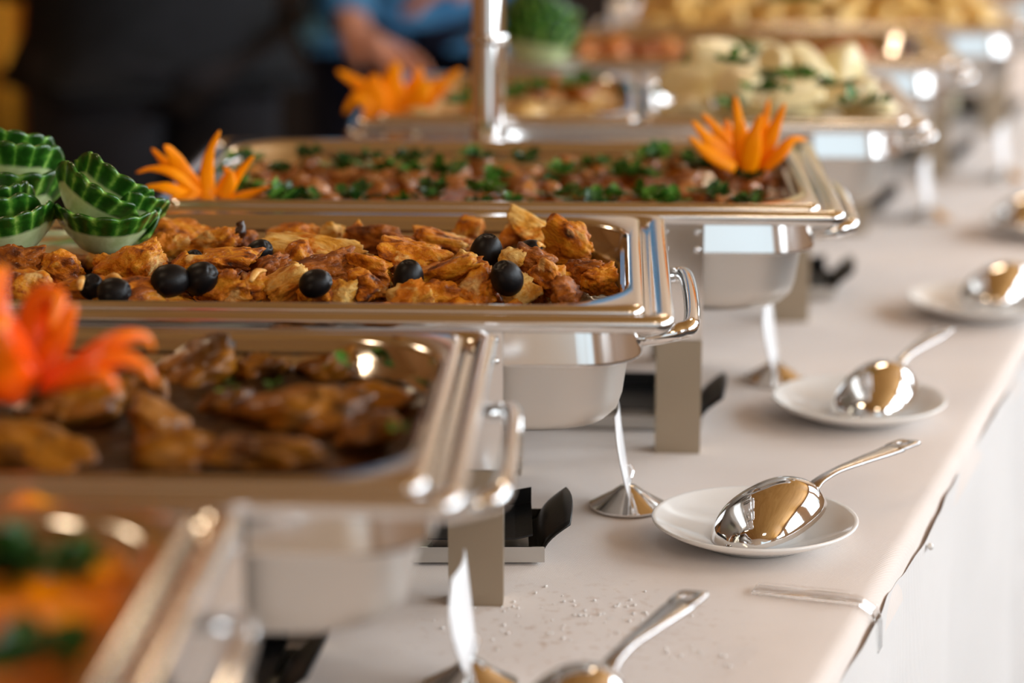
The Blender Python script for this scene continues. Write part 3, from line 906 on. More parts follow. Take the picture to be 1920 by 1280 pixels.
# ---------------------------------------------------------------- dish 3: chicken with olives and cucumber
surface('chicken_bed', 3, -0.231, 0.231, -0.131, 0.131, 0.166, 0.006, 40, 'chicken_gravy', 'dark pan juices and scraps under the chicken pieces', 'pan juices', seed=3.0)
K3 = 2720.0
pieces = [  # px, py, width, height, roll, material, elongation in depth, label
    (36, 500, 95, 90, -10, 'chicken_dark', .9, 'browned chicken piece under the lower cucumber cup at the left edge'),
    (112, 503, 78, 86, 12, 'chicken', .9, 'torn chicken piece below the gap between the cucumber cups'),
    (60, 545, 90, 40, 0, 'chicken', .8, 'low chicken piece at the left, just behind the red pepper flower'),
    (205, 495, 66, 70, 20, 'chicken', .9, 'small upright chicken piece under the right cucumber cup'),
    (262, 502, 118, 100, -32, 'chicken', .8, 'large slanted chicken piece left of the two round olives'),
    (312, 462, 66, 62, -28, 'chicken_pale', .7, 'pale torn strip of chicken flesh beside the cucumber'),
    (325, 441, 118, 40, 4, 'chicken', .7, 'long chicken piece against the back wall right of the cucumber'),
    (345, 498, 52, 66, 15, 'chicken', .8, 'chicken piece directly above the two round olives'),
    (400, 462, 96, 40, -14, 'chicken', .7, 'curved chicken piece leaning at the back, left of the rear olive'),
    (418, 503, 108, 54, 4, 'chicken', .9, 'rough shredded chicken piece in the left half'),
    (492, 512, 92, 48, -24, 'chicken_dark', .8, 'reddish shredded chicken chunk left of centre'),
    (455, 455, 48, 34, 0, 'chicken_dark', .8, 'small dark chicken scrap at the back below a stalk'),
    (545, 444, 100, 40, 2, 'chicken', .7, 'golden chicken piece at the back behind the long pale fillet'),
    (605, 478, 190, 44, 3, 'chicken_pale', .45, 'long pale golden fillet lying across the middle of the pan'),
    (622, 442, 58, 32, 0, 'chicken_pale', .8, 'little pale chicken nugget at the back wall'),
    (606, 515, 104, 62, -12, 'chicken_dark', .8, 'brown-sided chicken chunk right below the long fillet'),
    (662, 445, 34, 36, 60, 'chicken', .8, 'narrow upright chicken scrap at the back'),
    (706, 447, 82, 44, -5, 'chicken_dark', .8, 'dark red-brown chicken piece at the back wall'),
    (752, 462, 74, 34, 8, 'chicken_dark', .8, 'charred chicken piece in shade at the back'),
    (690, 506, 108, 50, 16, 'chicken', .9, 'smooth chicken slice left of the upright olive'),
    (812, 458, 112, 72, 18, 'chicken', .8, 'knobbly golden chicken piece at the back, right of centre'),
    (868, 440, 62, 36, 0, 'chicken', .7, 'blurred chicken piece at the back left of the tall olive'),
    (775, 488, 110, 44, 10, 'chicken', .9, 'smooth orange chicken slice in the middle behind the upright olive'),
    (842, 522, 128, 56, -20, 'chicken', .7, 'long diagonal chicken strip running to the front olive'),
    (878, 497, 48, 40, 0, 'chicken_pale', .8, 'small pale chicken morsel below the tall olive'),
    (955, 452, 46, 74, 40, 'chicken', .7, 'narrow pointed chicken piece right of the tall olive'),
    (1018, 452, 136, 74, 30, 'chicken_pale', .5, 'wedge-shaped chicken piece standing up at the back right'),
    (1072, 472, 92, 104, 12, 'chicken', .5, 'tall slab of chicken leaning at the back right corner'),
    (960, 492, 50, 44, 0, 'chicken_pale', .8, 'small pale chicken morsel between the right-hand olives'),
    (1010, 492, 66, 52, 10, 'chicken_dark', .8, 'crumbly dark-tipped chicken piece behind the ridged chunk'),
    (1032, 527, 84, 84, 30, 'chicken', .8, 'ridged chicken chunk standing at the front right'),
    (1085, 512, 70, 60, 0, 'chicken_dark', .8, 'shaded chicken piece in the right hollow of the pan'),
    (1128, 524, 70, 72, -6, 'chicken', .8, 'squarish browned chicken chunk farthest right in the pan'),
    (965, 540, 62, 56, -34, 'chicken_pale', .8, 'yellow chicken wedge right of the front olive'),
    (893, 543, 66, 60, -28, 'chicken', .8, 'triangular chicken chunk at the front lip, left of the front olive'),
    (768, 553, 66, 40, -16, 'chicken_pale', .8, 'pale-edged chicken bit at the front lip under the upright olive'),
    (818, 550, 70, 46, -20, 'chicken', .8, 'chicken chunk at the front lip right of the upright olive'),
    (688, 545, 74, 56, 0, 'chicken', .8, 'bright orange knobbly chicken chunk at the front lip'),
    (640, 552, 48, 36, 0, 'chicken_pale', .8, 'yellowish chicken scrap at the front lip'),
    (598, 552, 60, 36, -14, 'chicken', .8, 'chicken bit at the front lip under the half-hidden olive'),
    (545, 540, 92, 44, -26, 'chicken_pale', .6, 'ragged pale-tipped chicken strip at the front'),
    (476, 544, 54, 52, -10, 'chicken', .8, 'rounded orange chicken chunk at the front, left of centre'),
    (412, 540, 86, 60, -18, 'chicken', .8, 'orange chicken chunk at the front right of the two round olives'),
    (270, 555, 150, 24, 0, 'chicken', .5, 'long flat chicken strip along the front lip under the olives'),
    (160, 552, 90, 32, 6, 'chicken', .6, 'flat chicken strip at the front lip behind the pepper flower'),
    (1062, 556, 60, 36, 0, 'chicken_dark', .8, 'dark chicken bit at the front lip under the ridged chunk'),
    (560, 488, 60, 44, 0, 'chicken', .8, 'chicken piece tucked under the left end of the long fillet'),
]
def chunk_at(k, px, py, wpx, hpx, roll, mat, el, label, seed, zc, name, cat, group, Kp, level=4, fibre=0.05, torn=0.22, rough=0.20):
    q = PZ(px, py, zc)
    sx = wpx / Kp / 2 * 1.22
    sy = sx * el
    sz = max(0.010, (hpx / Kp / 2 - 0.25 * sy) / 0.97) * 1.22
    me = lump_mesh(name, seed, (sx, sy, sz), level, mat=mat, fibre=fibre, torn=torn, rough=rough, planes=9, p=16)
    o = place(me, name, q, (0, math.radians(roll), random.Random(seed).uniform(-.35, .35)))
    return tag(o, label, cat, group)
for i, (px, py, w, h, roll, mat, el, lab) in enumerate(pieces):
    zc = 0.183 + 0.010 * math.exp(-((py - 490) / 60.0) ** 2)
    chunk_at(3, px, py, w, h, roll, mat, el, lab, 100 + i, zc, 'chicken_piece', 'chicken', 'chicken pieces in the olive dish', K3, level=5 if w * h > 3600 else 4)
rnd = random.Random(11)
fill = [lump_mesh('chicken_scrap', 300 + i, (0.016, 0.013, 0.010), 4, mat=('chicken', 'chicken_dark', 'chicken')[i % 3], fibre=.12, torn=.15) for i in range(6)]
n = 0
for gx in range(13):
    for gy in range(6):
        x = -0.205 + gx * 0.0345 + rnd.uniform(-.009, .009); y = -0.112 + gy * 0.044 + rnd.uniform(-.012, .012)
        if x > 0.200 or (x > 0.175 and y > 0.04): continue
        o = place(fill[(gx * 5 + gy) % 6], 'chicken_scrap', L2W(3, x, y, rnd.uniform(0.167, 0.174)), (rnd.uniform(-.4, .4), rnd.uniform(-.4, .4), rnd.uniform(0, 6.28)), rnd.uniform(0.8, 1.25))
        tag(o, 'small chicken scrap low in the pile, half buried between bigger pieces', 'chicken', 'small chicken scraps low in the pile')
# frayed shreds of meat
shreds = [(160, 520, 150, 542, 'little curled meat shred left of the front olive pair'), (200, 520, 230, 530, 'frayed meat shred in front of the slanted chicken piece'), (470, 527, 497, 507, 'pale thin meat shred lying diagonally left of centre'), (1000, 470, 1020, 462, 'tiny meat shred on the wedge-shaped piece')]
for x0, y0, x1, y1, lab in shreds:
    a, b = PZ(x0, y0, 0.199), PZ(x1, y1, 0.200)
    mid = (a + b) / 2 + Vector((0, -0.004, 0.004))
    v, f = blade(bez([a - mid, Vector((0, 0, 0)), b - mid], 12), [0.0020 + 0.0035 * math.sin(math.pi * (i + 1) / 13) for i in range(12)], 0.003, Vector((0, -0.7, 0.7)), 8)
    tag(mk('meat_shred', v, f, 'shred', loc=mid, sharp=None), lab, 'chicken', 'meat shreds')
# a dark stalk sticking up at the back
q = PZ(447, 448, 0.196)
v, f = tube(bez([Vector((0, 0, 0)), Vector((0.001, 0, 0.005)), Vector((0.0022, 0, 0.009)), Vector((0.001, 0.001, 0.0125))], 12), [0.0036, .0040, .0046, .005, .0052, .005, .0044, .0036, .0032, .003, .0034, .003], 8)
tag(mk('herb_stalk', v, f, 'chicken_gravy', loc=q, sharp=None), 'dark dried stalk poking up at the back of the chicken pan', 'herb')
# olives
V, Fc = ico(4)
om = bpy.data.meshes.new('olive')
om.from_pydata([(v.x * 0.0112 * (1 - 0.06 * v.z), v.y * 0.0112 * (1 - 0.06 * v.z), v.z * 0.0136 - (0.0016 if v.z > 0.93 else 0)) for v in V], [], Fc)
om.polygons.foreach_set('use_smooth', [True] * len(om.polygons)); om.materials.append(M['olive'])
olives = [
    (320, 526, 1.0, (0, 1.45, .2), 'large black olive lying on its side, left one of a touching pair'),
    (377, 522, 1.0, (.5, .9, 0), 'black olive, right one of the touching pair at the front left'),
    (486, 474, .82, (.3, .8, 0), 'glossy black olive at the back left of the long fillet'),
    (592, 531, .86, (.2, 1.2, 0), 'black olive half hidden under the brown-sided chunk'),
    (766, 519, .92, (.15, .1, 0), 'black olive standing upright in the middle front'),
    (912, 474, 1.06, (.1, .15, 0), 'tallest black olive standing upright right of centre'),
    (950, 521, .98, (.3, -.5, .3), 'black olive at the front right, leaning left'),
    (992, 473, .78, (.2, .9, 0), 'black olive behind the crumbly piece, only its top showing'),
    (214, 547, .86, (.2, 1.4, 0), 'black olive sunk at the front lip, left of the touching pair'),
    (172, 537, .72, (.6, .4, 0), 'small black olive in the hollow left of the sunken olive'),
    (362, 487, .60, (.4, .6, 0), 'small black olive peeping out above the touching pair'),
    (457, 480, .50, (.4, .6, 0), 'tiny olive bit just left of the glossy rear olive'),
]
for px, py, sc, rot, lab in olives:
    tag(place(om, 'olive', PZ(px, py, 0.197), rot, sc), lab, 'olive', 'black olives on the chicken')

# cucumber cups: nested ruffled petals
def cuc_petal(e, R, H, a0, a1, rz, tilt, lift, seed, k=7.0, open_=0.35):
    NU, NV = 72, 14
    V, T, U = [], [], []
    for i in range(NU + 1):
        a = math.radians(a0 + (a1 - a0) * i / NU)
        for j in range(NV + 1):
            t = j / NV
            end = min(1.0, min(i, NU - i) / (NU * 0.16))
            r = R * (0.42 + 0.58 * t ** 0.75) * (1 + open_ * (t ** 2) * 0.2)
            sc = abs(math.sin(a * k + seed + 0.5 * math.sin(a * 2.3 + seed * 3))) ** 0.8
            r += R * 0.06 * (sc - 0.5) * max(0, (t - 0.45)) ** 1.1 * 1.5
            z = H * t ** 1.15 * (0.55 + 0.45 * end) + H * 0.075 * sc * max(0.0, t - 0.6) * 2.4
            V.append((r * math.sin(a), -r * math.cos(a), z + lift)); T.append(t); U.append(sc)
    Fc = [(i * (NV + 1) + j, (i + 1) * (NV + 1) + j, (i + 1) * (NV + 1) + j + 1, i * (NV + 1) + j + 1) for i in range(NU) for j in range(NV)]
    o = mk('petal', V, Fc, 'cucumber', e, sharp=None, recalc=False, attrs={'t': T, 'u': U})
    o.rotation_euler = (tilt[0], tilt[1], rz)
    solid(o, 0.0022, -1)
    return o
def cucumber(px, py, z, scale, roll, pitch, label, specs):
    e = empty('cucumber_garnish', PZ(px, py, z))
    e.rotation_euler = (pitch, roll, 0)
    e.scale = (scale,) * 3
    tag(e, label, 'cucumber', 'carved cucumber cups')
    for sp in specs: pet(e, *sp)
def pet(e, R, H, a0, a1, off, rot, seed, k=7.5):
    o = cuc_petal(e, R, H, a0, a1, 0, (0, 0), 0.0, seed, k)
    o.location = off; o.rotation_euler = rot
std = [(0.036, 0.038, -95, 105, (0, 0, 0), (0.05, 0.0, 0.15), 1.0), (0.033, 0.036, -105, 80, (-0.004, 0.010, 0.008), (-0.10, 0.10, -0.05), 2.2),
       (0.029, 0.036, -80, 110, (0.002, 0.018, 0.015), (-0.22, 0.12, 0.1), 3.1), (0.026, 0.034, -100, 95, (-0.006, 0.028, 0.020), (-0.3, 0.05, 0.0), 0.4), (0.030, 0.030, 60, 200, (0.004, 0.012, 0.006), (0.15, 0.1, 0.0), 4.0)]
cucumber(186, 464, 0.192, 1.0, 0.06, 0.10, 'carved cucumber cup at the right, tilted toward the chicken',
         [(0.0350, 0.034, -98, 104, (0.003, 0, 0), (0.06, 0.05, 0.10), 1.0), (0.0340, 0.034, -88, 74, (-0.012, 0.010, 0.018), (-0.06, 0.52, -0.05), 2.2),
          (0.0300, 0.034, -78, 84, (-0.005, 0.020, 0.025), (-0.12, 0.55, 0.0), 3.1), (0.0260, 0.026, -60, 95, (0.014, 0.018, 0.012), (-0.2, 0.30, 0.2), 4.4), (0.0330, 0.030, 70, 200, (0.002, 0.010, 0.002), (0.1, 0.2, 0.0), 0.7)])
cucumber(26, 468, 0.193, 1.0, -0.10, 0.08, 'lower carved cucumber cup cut by the left edge',
         [(0.0345, 0.033, -100, 100, (0, 0, 0), (0.05, -0.04, 0.1), 1.4), (0.0285, 0.034, -110, 85, (-0.003, 0.008, 0.005), (-0.06, -0.06, -0.05), 2.7), (0.0230, 0.036, -100, 95, (-0.006, 0.014, 0.008), (-0.1, 0.0, 0.1), 3.6)])
cucumber(10, 410, 0.204, 1.08, 0.06, 0.0, 'upper carved cucumber cup behind the lower one at the left edge',
         [(0.0360, 0.036, -95, 95, (0, 0, 0), (0.0, 0.03, 0.1), 0.5), (0.0340, 0.034, -95, 90, (0.002, 0.012, 0.017), (-0.1, 0.06, 0.0), 1.9), (0.0300, 0.032, -90, 90, (-0.004, 0.024, 0.024), (-0.15, 0.12, 0.0), 2.8)])

# ---------------------------------------------------------------- dish 2: braised meat and pepper flower
surface('brown_gravy', 2, -0.235, 0.235, -0.1345, 0.1345, 0.178, 0.005, 30, 'brown_gravy', 'dark brown gravy around the braised meat', 'gravy', seed=9.0)
K2 = 3500.0
for i, (px, py, w, h, roll, lab) in enumerate([
    (362, 700, 150, 120, -22, 'braised meat piece just right of the red pepper flower'),
    (560, 772, 270, 150, -16, 'largest golden-brown braised meat piece in the middle of the pan'),
    (700, 752, 130, 60, 14, 'braised meat strip reaching toward the right end of the pan'),
    (748, 690, 90, 110, 40, 'curved braised meat piece at the back right'),
    (250, 730, 130, 110, 20, 'dark braised meat piece under the pepper flower petals'),
    (85, 850, 170, 90, 10, 'pale-topped braised meat piece at the front left lip'),
    (110, 775, 190, 120, -15, 'dark braised meat piece below the pepper flower'),
    (480, 690, 110, 60, 0, 'small braised meat piece at the back of the pan'),
    (610, 690, 120, 60, -10, 'braised meat piece behind the green sprig'),
    (500, 850, 200, 50, 6, 'sunken braised meat piece at the front middle'),
    (680, 820, 120, 46, -8, 'sunken braised meat piece at the front right'),
    (300, 800, 150, 70, 12, 'dark braised meat piece in the left front of the pan'),
    (270, 665, 110, 50, 5, 'braised meat piece at the back left, behind the petals'),
    (410, 760, 100, 60, -30, 'small braised meat piece left of the largest one'),
    (350, 850, 140, 50, 0, 'sunken braised meat piece at the front left'),
    (550, 655, 120, 40, 0, 'braised meat piece against the back wall'),
    (690, 660, 90, 40, 20, 'little braised meat piece against the back wall at the right'),
]):
    chunk_at(2, px, py, w, h, roll, 'stew_meat', .75, lab, 500 + i, 0.181, 'braised_meat', 'meat', 'braised meat pieces', K2, 4, .05, .08, .22)
rnd = random.Random(77)
for i in range(10):
    x, y = -0.205 + (i % 5) * 0.028 + rnd.uniform(-.006, .006), (-0.075, 0.07)[i // 5] + rnd.uniform(-.02, .02)
    me = lump_mesh('braised_meat', 560 + i, (0.030, 0.022, 0.014), 4, mat='stew_meat', rough=.2, fibre=.05)
    tag(place(me, 'braised_meat', L2W(2, x, y, 0.182), (0.1, 0.1, rnd.uniform(0, 6.28))), 'braised meat piece left of the pepper flower, beyond the left edge', 'meat', 'braised meat pieces beyond the left edge')
for i, (px, py, s, lab) in enumerate([(638, 682, 0.016, 'bright green herb sprig standing in the braised meat'), (695, 650, 0.010, 'herb bit at the back right of the braise'), (517, 716, 0.010, 'herb bit behind the large braised piece'), (430, 720, 0.012, 'dark herb leaf left of the large braised piece'), (745, 800, 0.010, 'herb bit at the right end of the braise')]):
    tag(place(sprig_mesh('herb_sprig', 520 + i, s, 6, 'herb'), 'herb_sprig', PZ(px, py + 10, 0.192)), lab, 'herb', 'herb sprigs on the braise')
U2 = 1.335 / F
pep = [
    ([(60, 715), (20, 660, -.01), (-15, 590, -.02), (-5, 520, -.01), (8, 500, 0)], 74),
    ([(70, 700, .01), (60, 620, .02), (80, 560, .02), (110, 560, .01), (95, 620, 0)], 60),
    ([(80, 705, .005), (100, 650, .01), (125, 600, .01), (140, 570, .01)], 56),
    ([(85, 715, -.01), (150, 685, -.01), (215, 640, -.01), (265, 630, -.005), (288, 655, 0)], 42),
    ([(90, 722, -.02), (160, 690, -.03), (225, 672, -.03), (270, 690, -.03), (292, 722, -.03)], 40),
    ([(80, 728, -.02), (140, 712, -.035), (190, 705, -.045), (215, 725, -.045), (205, 738, -.04)], 34),
    ([(50, 730, -.02), (0, 690, -.035), (-10, 620, -.045), (15, 600, -.04)], 90),
    ([(40, 730, 0), (-20, 720, -.01), (-70, 690, -.01), (-90, 720, 0)], 60),
    ([(60, 715, .02), (10, 660, .03), (-40, 600, .03), (-70, 580, .03)], 60),
]
petal_flower('pepper_flower', (62, 735), pep, 1.235, U2, 'pepper', 'red-orange pepper cut into a flower at the left edge', 'garnish', 0.009)

# ---------------------------------------------------------------- dish 4: ragout with parsley and carrot flowers
surface('ragout_sauce', 4, -0.235, 0.235, -0.1345, 0.1345, 0.1785, 0.004, 40, 'ragout_sauce', 'orange-brown sauce of the parsley ragout', 'sauce', seed=17.0)
rnd = random.Random(23)
meats = [lump_mesh('ragout_piece', 600 + i, (0.0150, 0.0115, 0.0105), 3, mat='ragout_meat', rough=.14) for i in range(6)]
sprigs = [sprig_mesh('parsley_sprig', 620 + i, 0.021, 22, 'herb' if i % 2 else 'herb_dark') for i in range(6)]
side = lambda x: 'left' if x < -0.08 else ('middle' if x < 0.08 else 'right')
row = lambda y: 'front' if y < -0.045 else ('centre' if y < 0.045 else 'back')
for gx in range(14):
    for gy in range(6):
        x = -0.215 + gx * 0.0331 + rnd.uniform(-.010, .010); y = -0.118 + gy * 0.0475 + rnd.uniform(-.013, .013)
        if (gx * 7 + gy * 3) % 5 < 3 or rnd.random() < .1:
            o = place(meats[rnd.randrange(6)], 'ragout_piece', L2W(4, x, y, rnd.uniform(0.180, 0.187)), (rnd.uniform(-.5, .5), rnd.uniform(-.5, .5), rnd.uniform(0, 6.28)), rnd.uniform(0.75, 1.2))
            tag(o, 'brown glazed ragout piece in the %s %s of the parsley ragout' % (row(y), side(x)), 'meat', 'ragout pieces, %s %s' % (row(y), side(x)))
for gx in range(13):
    for gy in range(4):
        if rnd.random() < 0.12: continue
        x = -0.215 + gx * 0.0345 + rnd.uniform(-.013, .013); y = (-0.105, -0.075, 0.02, 0.085)[gy] + rnd.uniform(-.016, .016)
        o = place(sprigs[rnd.randrange(6)], 'parsley_sprig', L2W(4, x, y, rnd.uniform(0.187, 0.194)), (0, 0, rnd.uniform(0, 6.28)), rnd.uniform(0.7, 1.2))
        tag(o, 'chopped parsley clump in the %s %s of the ragout' % (row(y), side(x)), 'parsley', 'parsley clumps, %s %s' % (row(y), side(x)))
U4 = 1.93 / F
petal_flower('carrot_flower', (395, 372), [
    ([(395, 372), (388, 330), (394, 285), (412, 245)], 27), ([(385, 370, .01), (345, 330, .01), (325, 292, .005), (308, 272, 0)], 38),
    ([(375, 365, -.005), (325, 325, -.01), (285, 316, -.01), (255, 324, -.01)], 18), ([(360, 350, .015), (310, 305, .015), (284, 278, .015)], 22),
    ([(425, 372, 0), (442, 335, 0), (464, 306, 0), (476, 292, 0)], 18), ([(430, 374, -.01), (472, 362, -.015), (512, 348, -.015)], 17),
    ([(360, 370, -.01), (310, 352, -.015), (272, 350, -.015)], 24), ([(405, 365, .02), (428, 330, .02), (420, 312, .02)], 20), ([(420, 374, -.008), (432, 340, -.01), (434, 318, -.01)], 26)],
    1.905, U4, 'carrot', 'orange carrot flower at the left end of the ragout', 'garnish', 0.0045, 'carrot flowers')
petal_flower('carrot_flower', (1402, 322), [
    ([(1400, 322), (1388, 250), (1378, 180)], 34), ([(1410, 318, .012), (1430, 250, .015), (1442, 185, .015)], 24), ([(1418, 318, 0), (1448, 250, 0), (1472, 193, 0)], 30),
    ([(1425, 322, -.005), (1462, 288, -.008), (1486, 262, -.005), (1512, 262, 0)], 24), ([(1388, 316, .008), (1350, 252, .012), (1316, 212, .012)], 27), ([(1380, 310, 0), (1332, 266, -.004), (1297, 226, -.004)], 30),
    ([(1378, 316, -.01), (1325, 285, -.014), (1292, 256, -.014)], 26), ([(1404, 324, -.008), (1412, 262, -.012), (1428, 214, -.010)], 36), ([(1392, 318, .014), (1368, 255, .018), (1362, 222, .018)], 26)],
    2.00, U4 * 1.06, 'carrot', 'orange carrot flower at the right end of the ragout', 'garnish', 0.0045, 'carrot flowers')

# ---------------------------------------------------------------- dish 5: creamy half pan and potatoes
surface('creamy_bake', 5, -0.236, -0.020, -0.136, 0.136, 0.188, 0.009, 30, 'creamy', 'pale creamy food in the left half pan', 'food', seed=27.0)
rnd = random.Random(31)
cr = [lump_mesh('creamy_piece', 700 + i, (0.022, 0.017, 0.011), 3, mat='creamy' if i % 2 else 'roast', rough=.1) for i in range(4)]
for i in range(16):
    x, y = -0.21 + (i % 4) * 0.052 + rnd.uniform(-.01, .01), -0.10 + (i // 4) * 0.065 + rnd.uniform(-.01, .01)
    tag(place(cr[rnd.randrange(4)], 'creamy_piece', L2W(5, x, y, 0.193), (rnd.uniform(-.3, .3), rnd.uniform(-.3, .3), rnd.uniform(0, 6.28))), 'pale lumpy piece in the creamy half pan', 'food', 'pale pieces in the creamy half pan')
hb = [sprig_mesh('herb_clump', 720 + i, 0.021, 16, 'herb') for i in range(4)]
for i in range(14):
    t = i / 13
    q = PZ(850 + 260 * t + rnd.uniform(-12, 12), 195 - 42 * t + rnd.uniform(-9, 9), 0.206)
    tag(place(hb[i % 4], 'herb_clump', q, (0, 0, rnd.uniform(0, 6.28)), rnd.uniform(.8, 1.15)), 'green herb clump in the strip across the creamy half pan', 'herb', 'herb strip on the creamy half pan')
petal_flower('carrot_flower', (745, 222), [
    ([(740, 222), (735, 165), (742, 115)], 58), ([(752, 222, .01), (778, 165, .012), (786, 126, .012)], 44), ([(768, 222, 0), (812, 172, 0), (864, 130, 0)], 38), ([(722, 222, 0), (680, 165, 0), (632, 132, 0)], 34),
    ([(712, 222, -.01), (672, 182, -.014), (645, 212, -.016)], 26), ([(708, 220, -.008), (700, 170, -.012), (702, 138, -.010)], 52), ([(760, 222, -.008), (790, 180, -.012), (800, 150, -.010)], 46)],
    2.365, 2.41 / F, 'carrot', 'blurred orange carrot flower left of the chrome post', 'garnish', 0.005, 'carrot flowers')
surface('potato_bed', 5, 0.024, 0.232, -0.131, 0.131, 0.165, 0.004, 20, 'creamy', 'buttery bottom of the potato half pan', 'food', seed=33.0)
pot = [lump_mesh('boiled_potato', 740 + i, (0.030, 0.0235, 0.0225), 4, planes=5, p=5, mat='potato', rough=.06) for i in range(4)]
for i, (px, py, z, sc, roll, lab) in enumerate([
    (1295, 205, .195, 1.10, 0.1, 'large boiled potato at the front left of the heap'), (1395, 215, .19, .95, 0, 'boiled potato at the front behind the carrot flower'), (1480, 222, .19, .9, .2, 'boiled potato at the front lip right of the carrot flower'),
    (1560, 215, .19, .95, 0, 'boiled potato at the front middle right of the heap'), (1636, 200, .20, 1.05, .9, 'big round boiled potato at the right end of the heap'), (1390, 160, .222, 1.0, .05, 'boiled potato in the middle of the heap'),
    (1295, 150, .218, .95, .3, 'boiled potato on the left slope of the heap'), (1345, 112, .24, .95, -.1, 'boiled potato at the top left of the heap'), (1488, 180, .215, .9, .2, 'boiled potato right above the carrot flower tips'),
    (1455, 118, .24, .9, .4, 'boiled potato at the top middle of the heap'), (1518, 122, .238, .95, .9, 'slanted boiled potato at the top right of the heap'), (1578, 135, .23, .85, 1.2, 'upright boiled potato on the right slope'),
    (1590, 175, .215, .9, 0, 'boiled potato between the upright and the big round one'), (1410, 105, .225, .9, 0, 'boiled potato at the very back of the heap'), (1540, 170, .205, .9, .4, 'boiled potato half hidden in the right of the heap'),
]):
    tag(place(pot[i % 4], 'boiled_potato', PZ(px, py, z), (0.2 * (i % 3), roll, 0.5 * (i % 5) - 1), sc), lab, 'potato', 'boiled potatoes')
for i, (px, py, z, lab) in enumerate([(1450, 150, .242, 'dill clump in the middle of the potatoes'), (1440, 175, .235, 'dill clump above the carrot flower'), (1380, 122, .262, 'dill clump on the top left potatoes'), (1505, 150, .245, 'dill clump right of the potato heap centre'), (1560, 165, .24, 'dill clump on the right potatoes'), (1372, 205, .205, 'dill clump low at the front of the potatoes'), (1235, 180, .2, 'dark herb at the left end of the potato pan'), (1620, 200, .23, 'herb speck between the right-hand potatoes')]):
    tag(place(hb[i % 4], 'dill_clump', PZ(px, py, z), (0, 0, i * 1.3), 1.15), lab, 'dill', 'dill clumps on the potatoes')
# cucumber arc behind the potatoes
a = [PY(x, y, 2.50) for x, y in ((1282, 120), (1300, 95), (1340, 82), (1390, 84), (1425, 98))]
v, f = blade(bez([q - a[2] for q in a], 20), [0.012] * 20, 0.007, Vector((0, -.8, .6)), 10)
tag(mk('cucumber_rind', v, f, 'herb_dark', loc=a[2], sharp=None), 'dark green cucumber rind curving behind the potatoes', 'cucumber')

# ---------------------------------------------------------------- dish 1: curry, very near and blurred
surface('curry_sauce', 1, -0.234, 0.234, -0.134, 0.134, 0.176, 0.006, 22, 'curry', 'orange curry sauce at the lower left corner', 'curry', seed=41.0)
cm = [lump_mesh('curry_piece', 800 + i, (0.026, 0.020, 0.012), 3, mat='curry', rough=.14) for i in range(3)]
for i, (px, py, lab) in enumerate([(60, 1130, 'bright orange curry piece between the herb heaps'), (190, 1080, 'orange curry piece right of the herb heap'), (120, 1180, 'orange curry piece near the bottom left'), (230, 1010, 'orange curry piece at the back of the nearest pan'), (30, 1010, 'orange curry piece at the left edge of the nearest pan'), (200, 1170, 'orange curry piece at the right of the nearest pan')]):
    tag(place(cm[i % 3], 'curry_piece', PZ(px, py, 0.182), (.2, .1 * i, i)), lab, 'curry', 'curry pieces')
hb1 = [sprig_mesh('herb_heap', 820 + i, 0.024, 26, 'herb_dark') for i in range(3)]
for i, (px, py, s, lab) in enumerate([(20, 1075, 1.2, 'dark herb heap at the left edge of the curry'), (75, 1080, 1.0, 'dark herb heap in the middle of the curry'), (150, 1062, .8, 'small herb heap at the right of the curry'), (30, 1245, 1.2, 'dark herb heap at the bottom left corner'), (110, 1240, 1.0, 'dark herb heap at the bottom edge of the curry'), (-30, 1075, 1.1, 'dark herb heap cut off by the left edge')]):
    tag(place(hb1[i % 3], 'herb_heap', PZ(px, py, 0.190), (0, 0, i * 1.1), s), lab, 'herb', 'herb heaps on the curry')

# ---------------------------------------------------------------- dish 6 and 7
surface('roast_juices', 6, -0.233, 0.233, -0.133, 0.133, 0.172, 0.006, 30, 'roast', 'brown juices in the pan behind the potatoes', 'food', seed=51.0)
rnd = random.Random(61)
rm = [lump_mesh('roast_piece', 840 + i, (0.026, 0.019, 0.013), 3, mat='roast', rough=.12) for i in range(5)]
for gx in range(11):
    for gy in range(5):
        x, y = -0.20 + gx * 0.037 + rnd.uniform(-.01, .01), -0.105 + gy * 0.052 + rnd.uniform(-.012, .012)
        tag(place(rm[rnd.randrange(5)], 'roast_piece', L2W(6, x, y, rnd.uniform(.176, .186)), (rnd.uniform(-.4, .4), rnd.uniform(-.4, .4), rnd.uniform(0, 6.28))), 'browned roast piece in the pan behind the potatoes, %s %s' % (row(y), side(x)), 'roast', 'roast pieces, %s %s' % (row(y), side(x)))
cucumber(1005, 118, 0.194, 1.2, 0.15, 0.0, 'blurred pale green cucumber cup right of the chrome post', std)
pm = [lump_mesh('pasta_piece', 860 + i, (0.024, 0.014, 0.013), 3, mat='pasta', planes=6, p=6, rough=.08) for i in range(5)]
surface('pasta_bed', 7, -0.238, 0.238, -0.137, 0.137, 0.192, 0.012, 24, 'pasta', 'yellow pasta filling the farthest pan below the heap', 'pasta', seed=71.0)
for lay in range(3):
    for gx in range(13 - lay):
        for gy in range(5 - lay):
            x = -0.212 + (gx + lay * .5) * 0.0352 + rnd.uniform(-.01, .01); y = -0.108 + (gy + lay * .5) * 0.054 + rnd.uniform(-.012, .012)
            tag(place(pm[rnd.randrange(5)], 'pasta_piece', L2W(7, x, y, 0.202 + lay * 0.020 + rnd.uniform(-.004, .004)), (rnd.uniform(-.5, .5), rnd.uniform(-.5, .5), rnd.uniform(0, 6.28))), 'yellow pasta piece in the %s of the heap, %s %s' % (('bottom', 'middle', 'top')[lay], row(y), side(x)), 'pasta', 'pasta pieces, %s %s %s' % (('bottom', 'middle', 'top')[lay], row(y), side(x)))
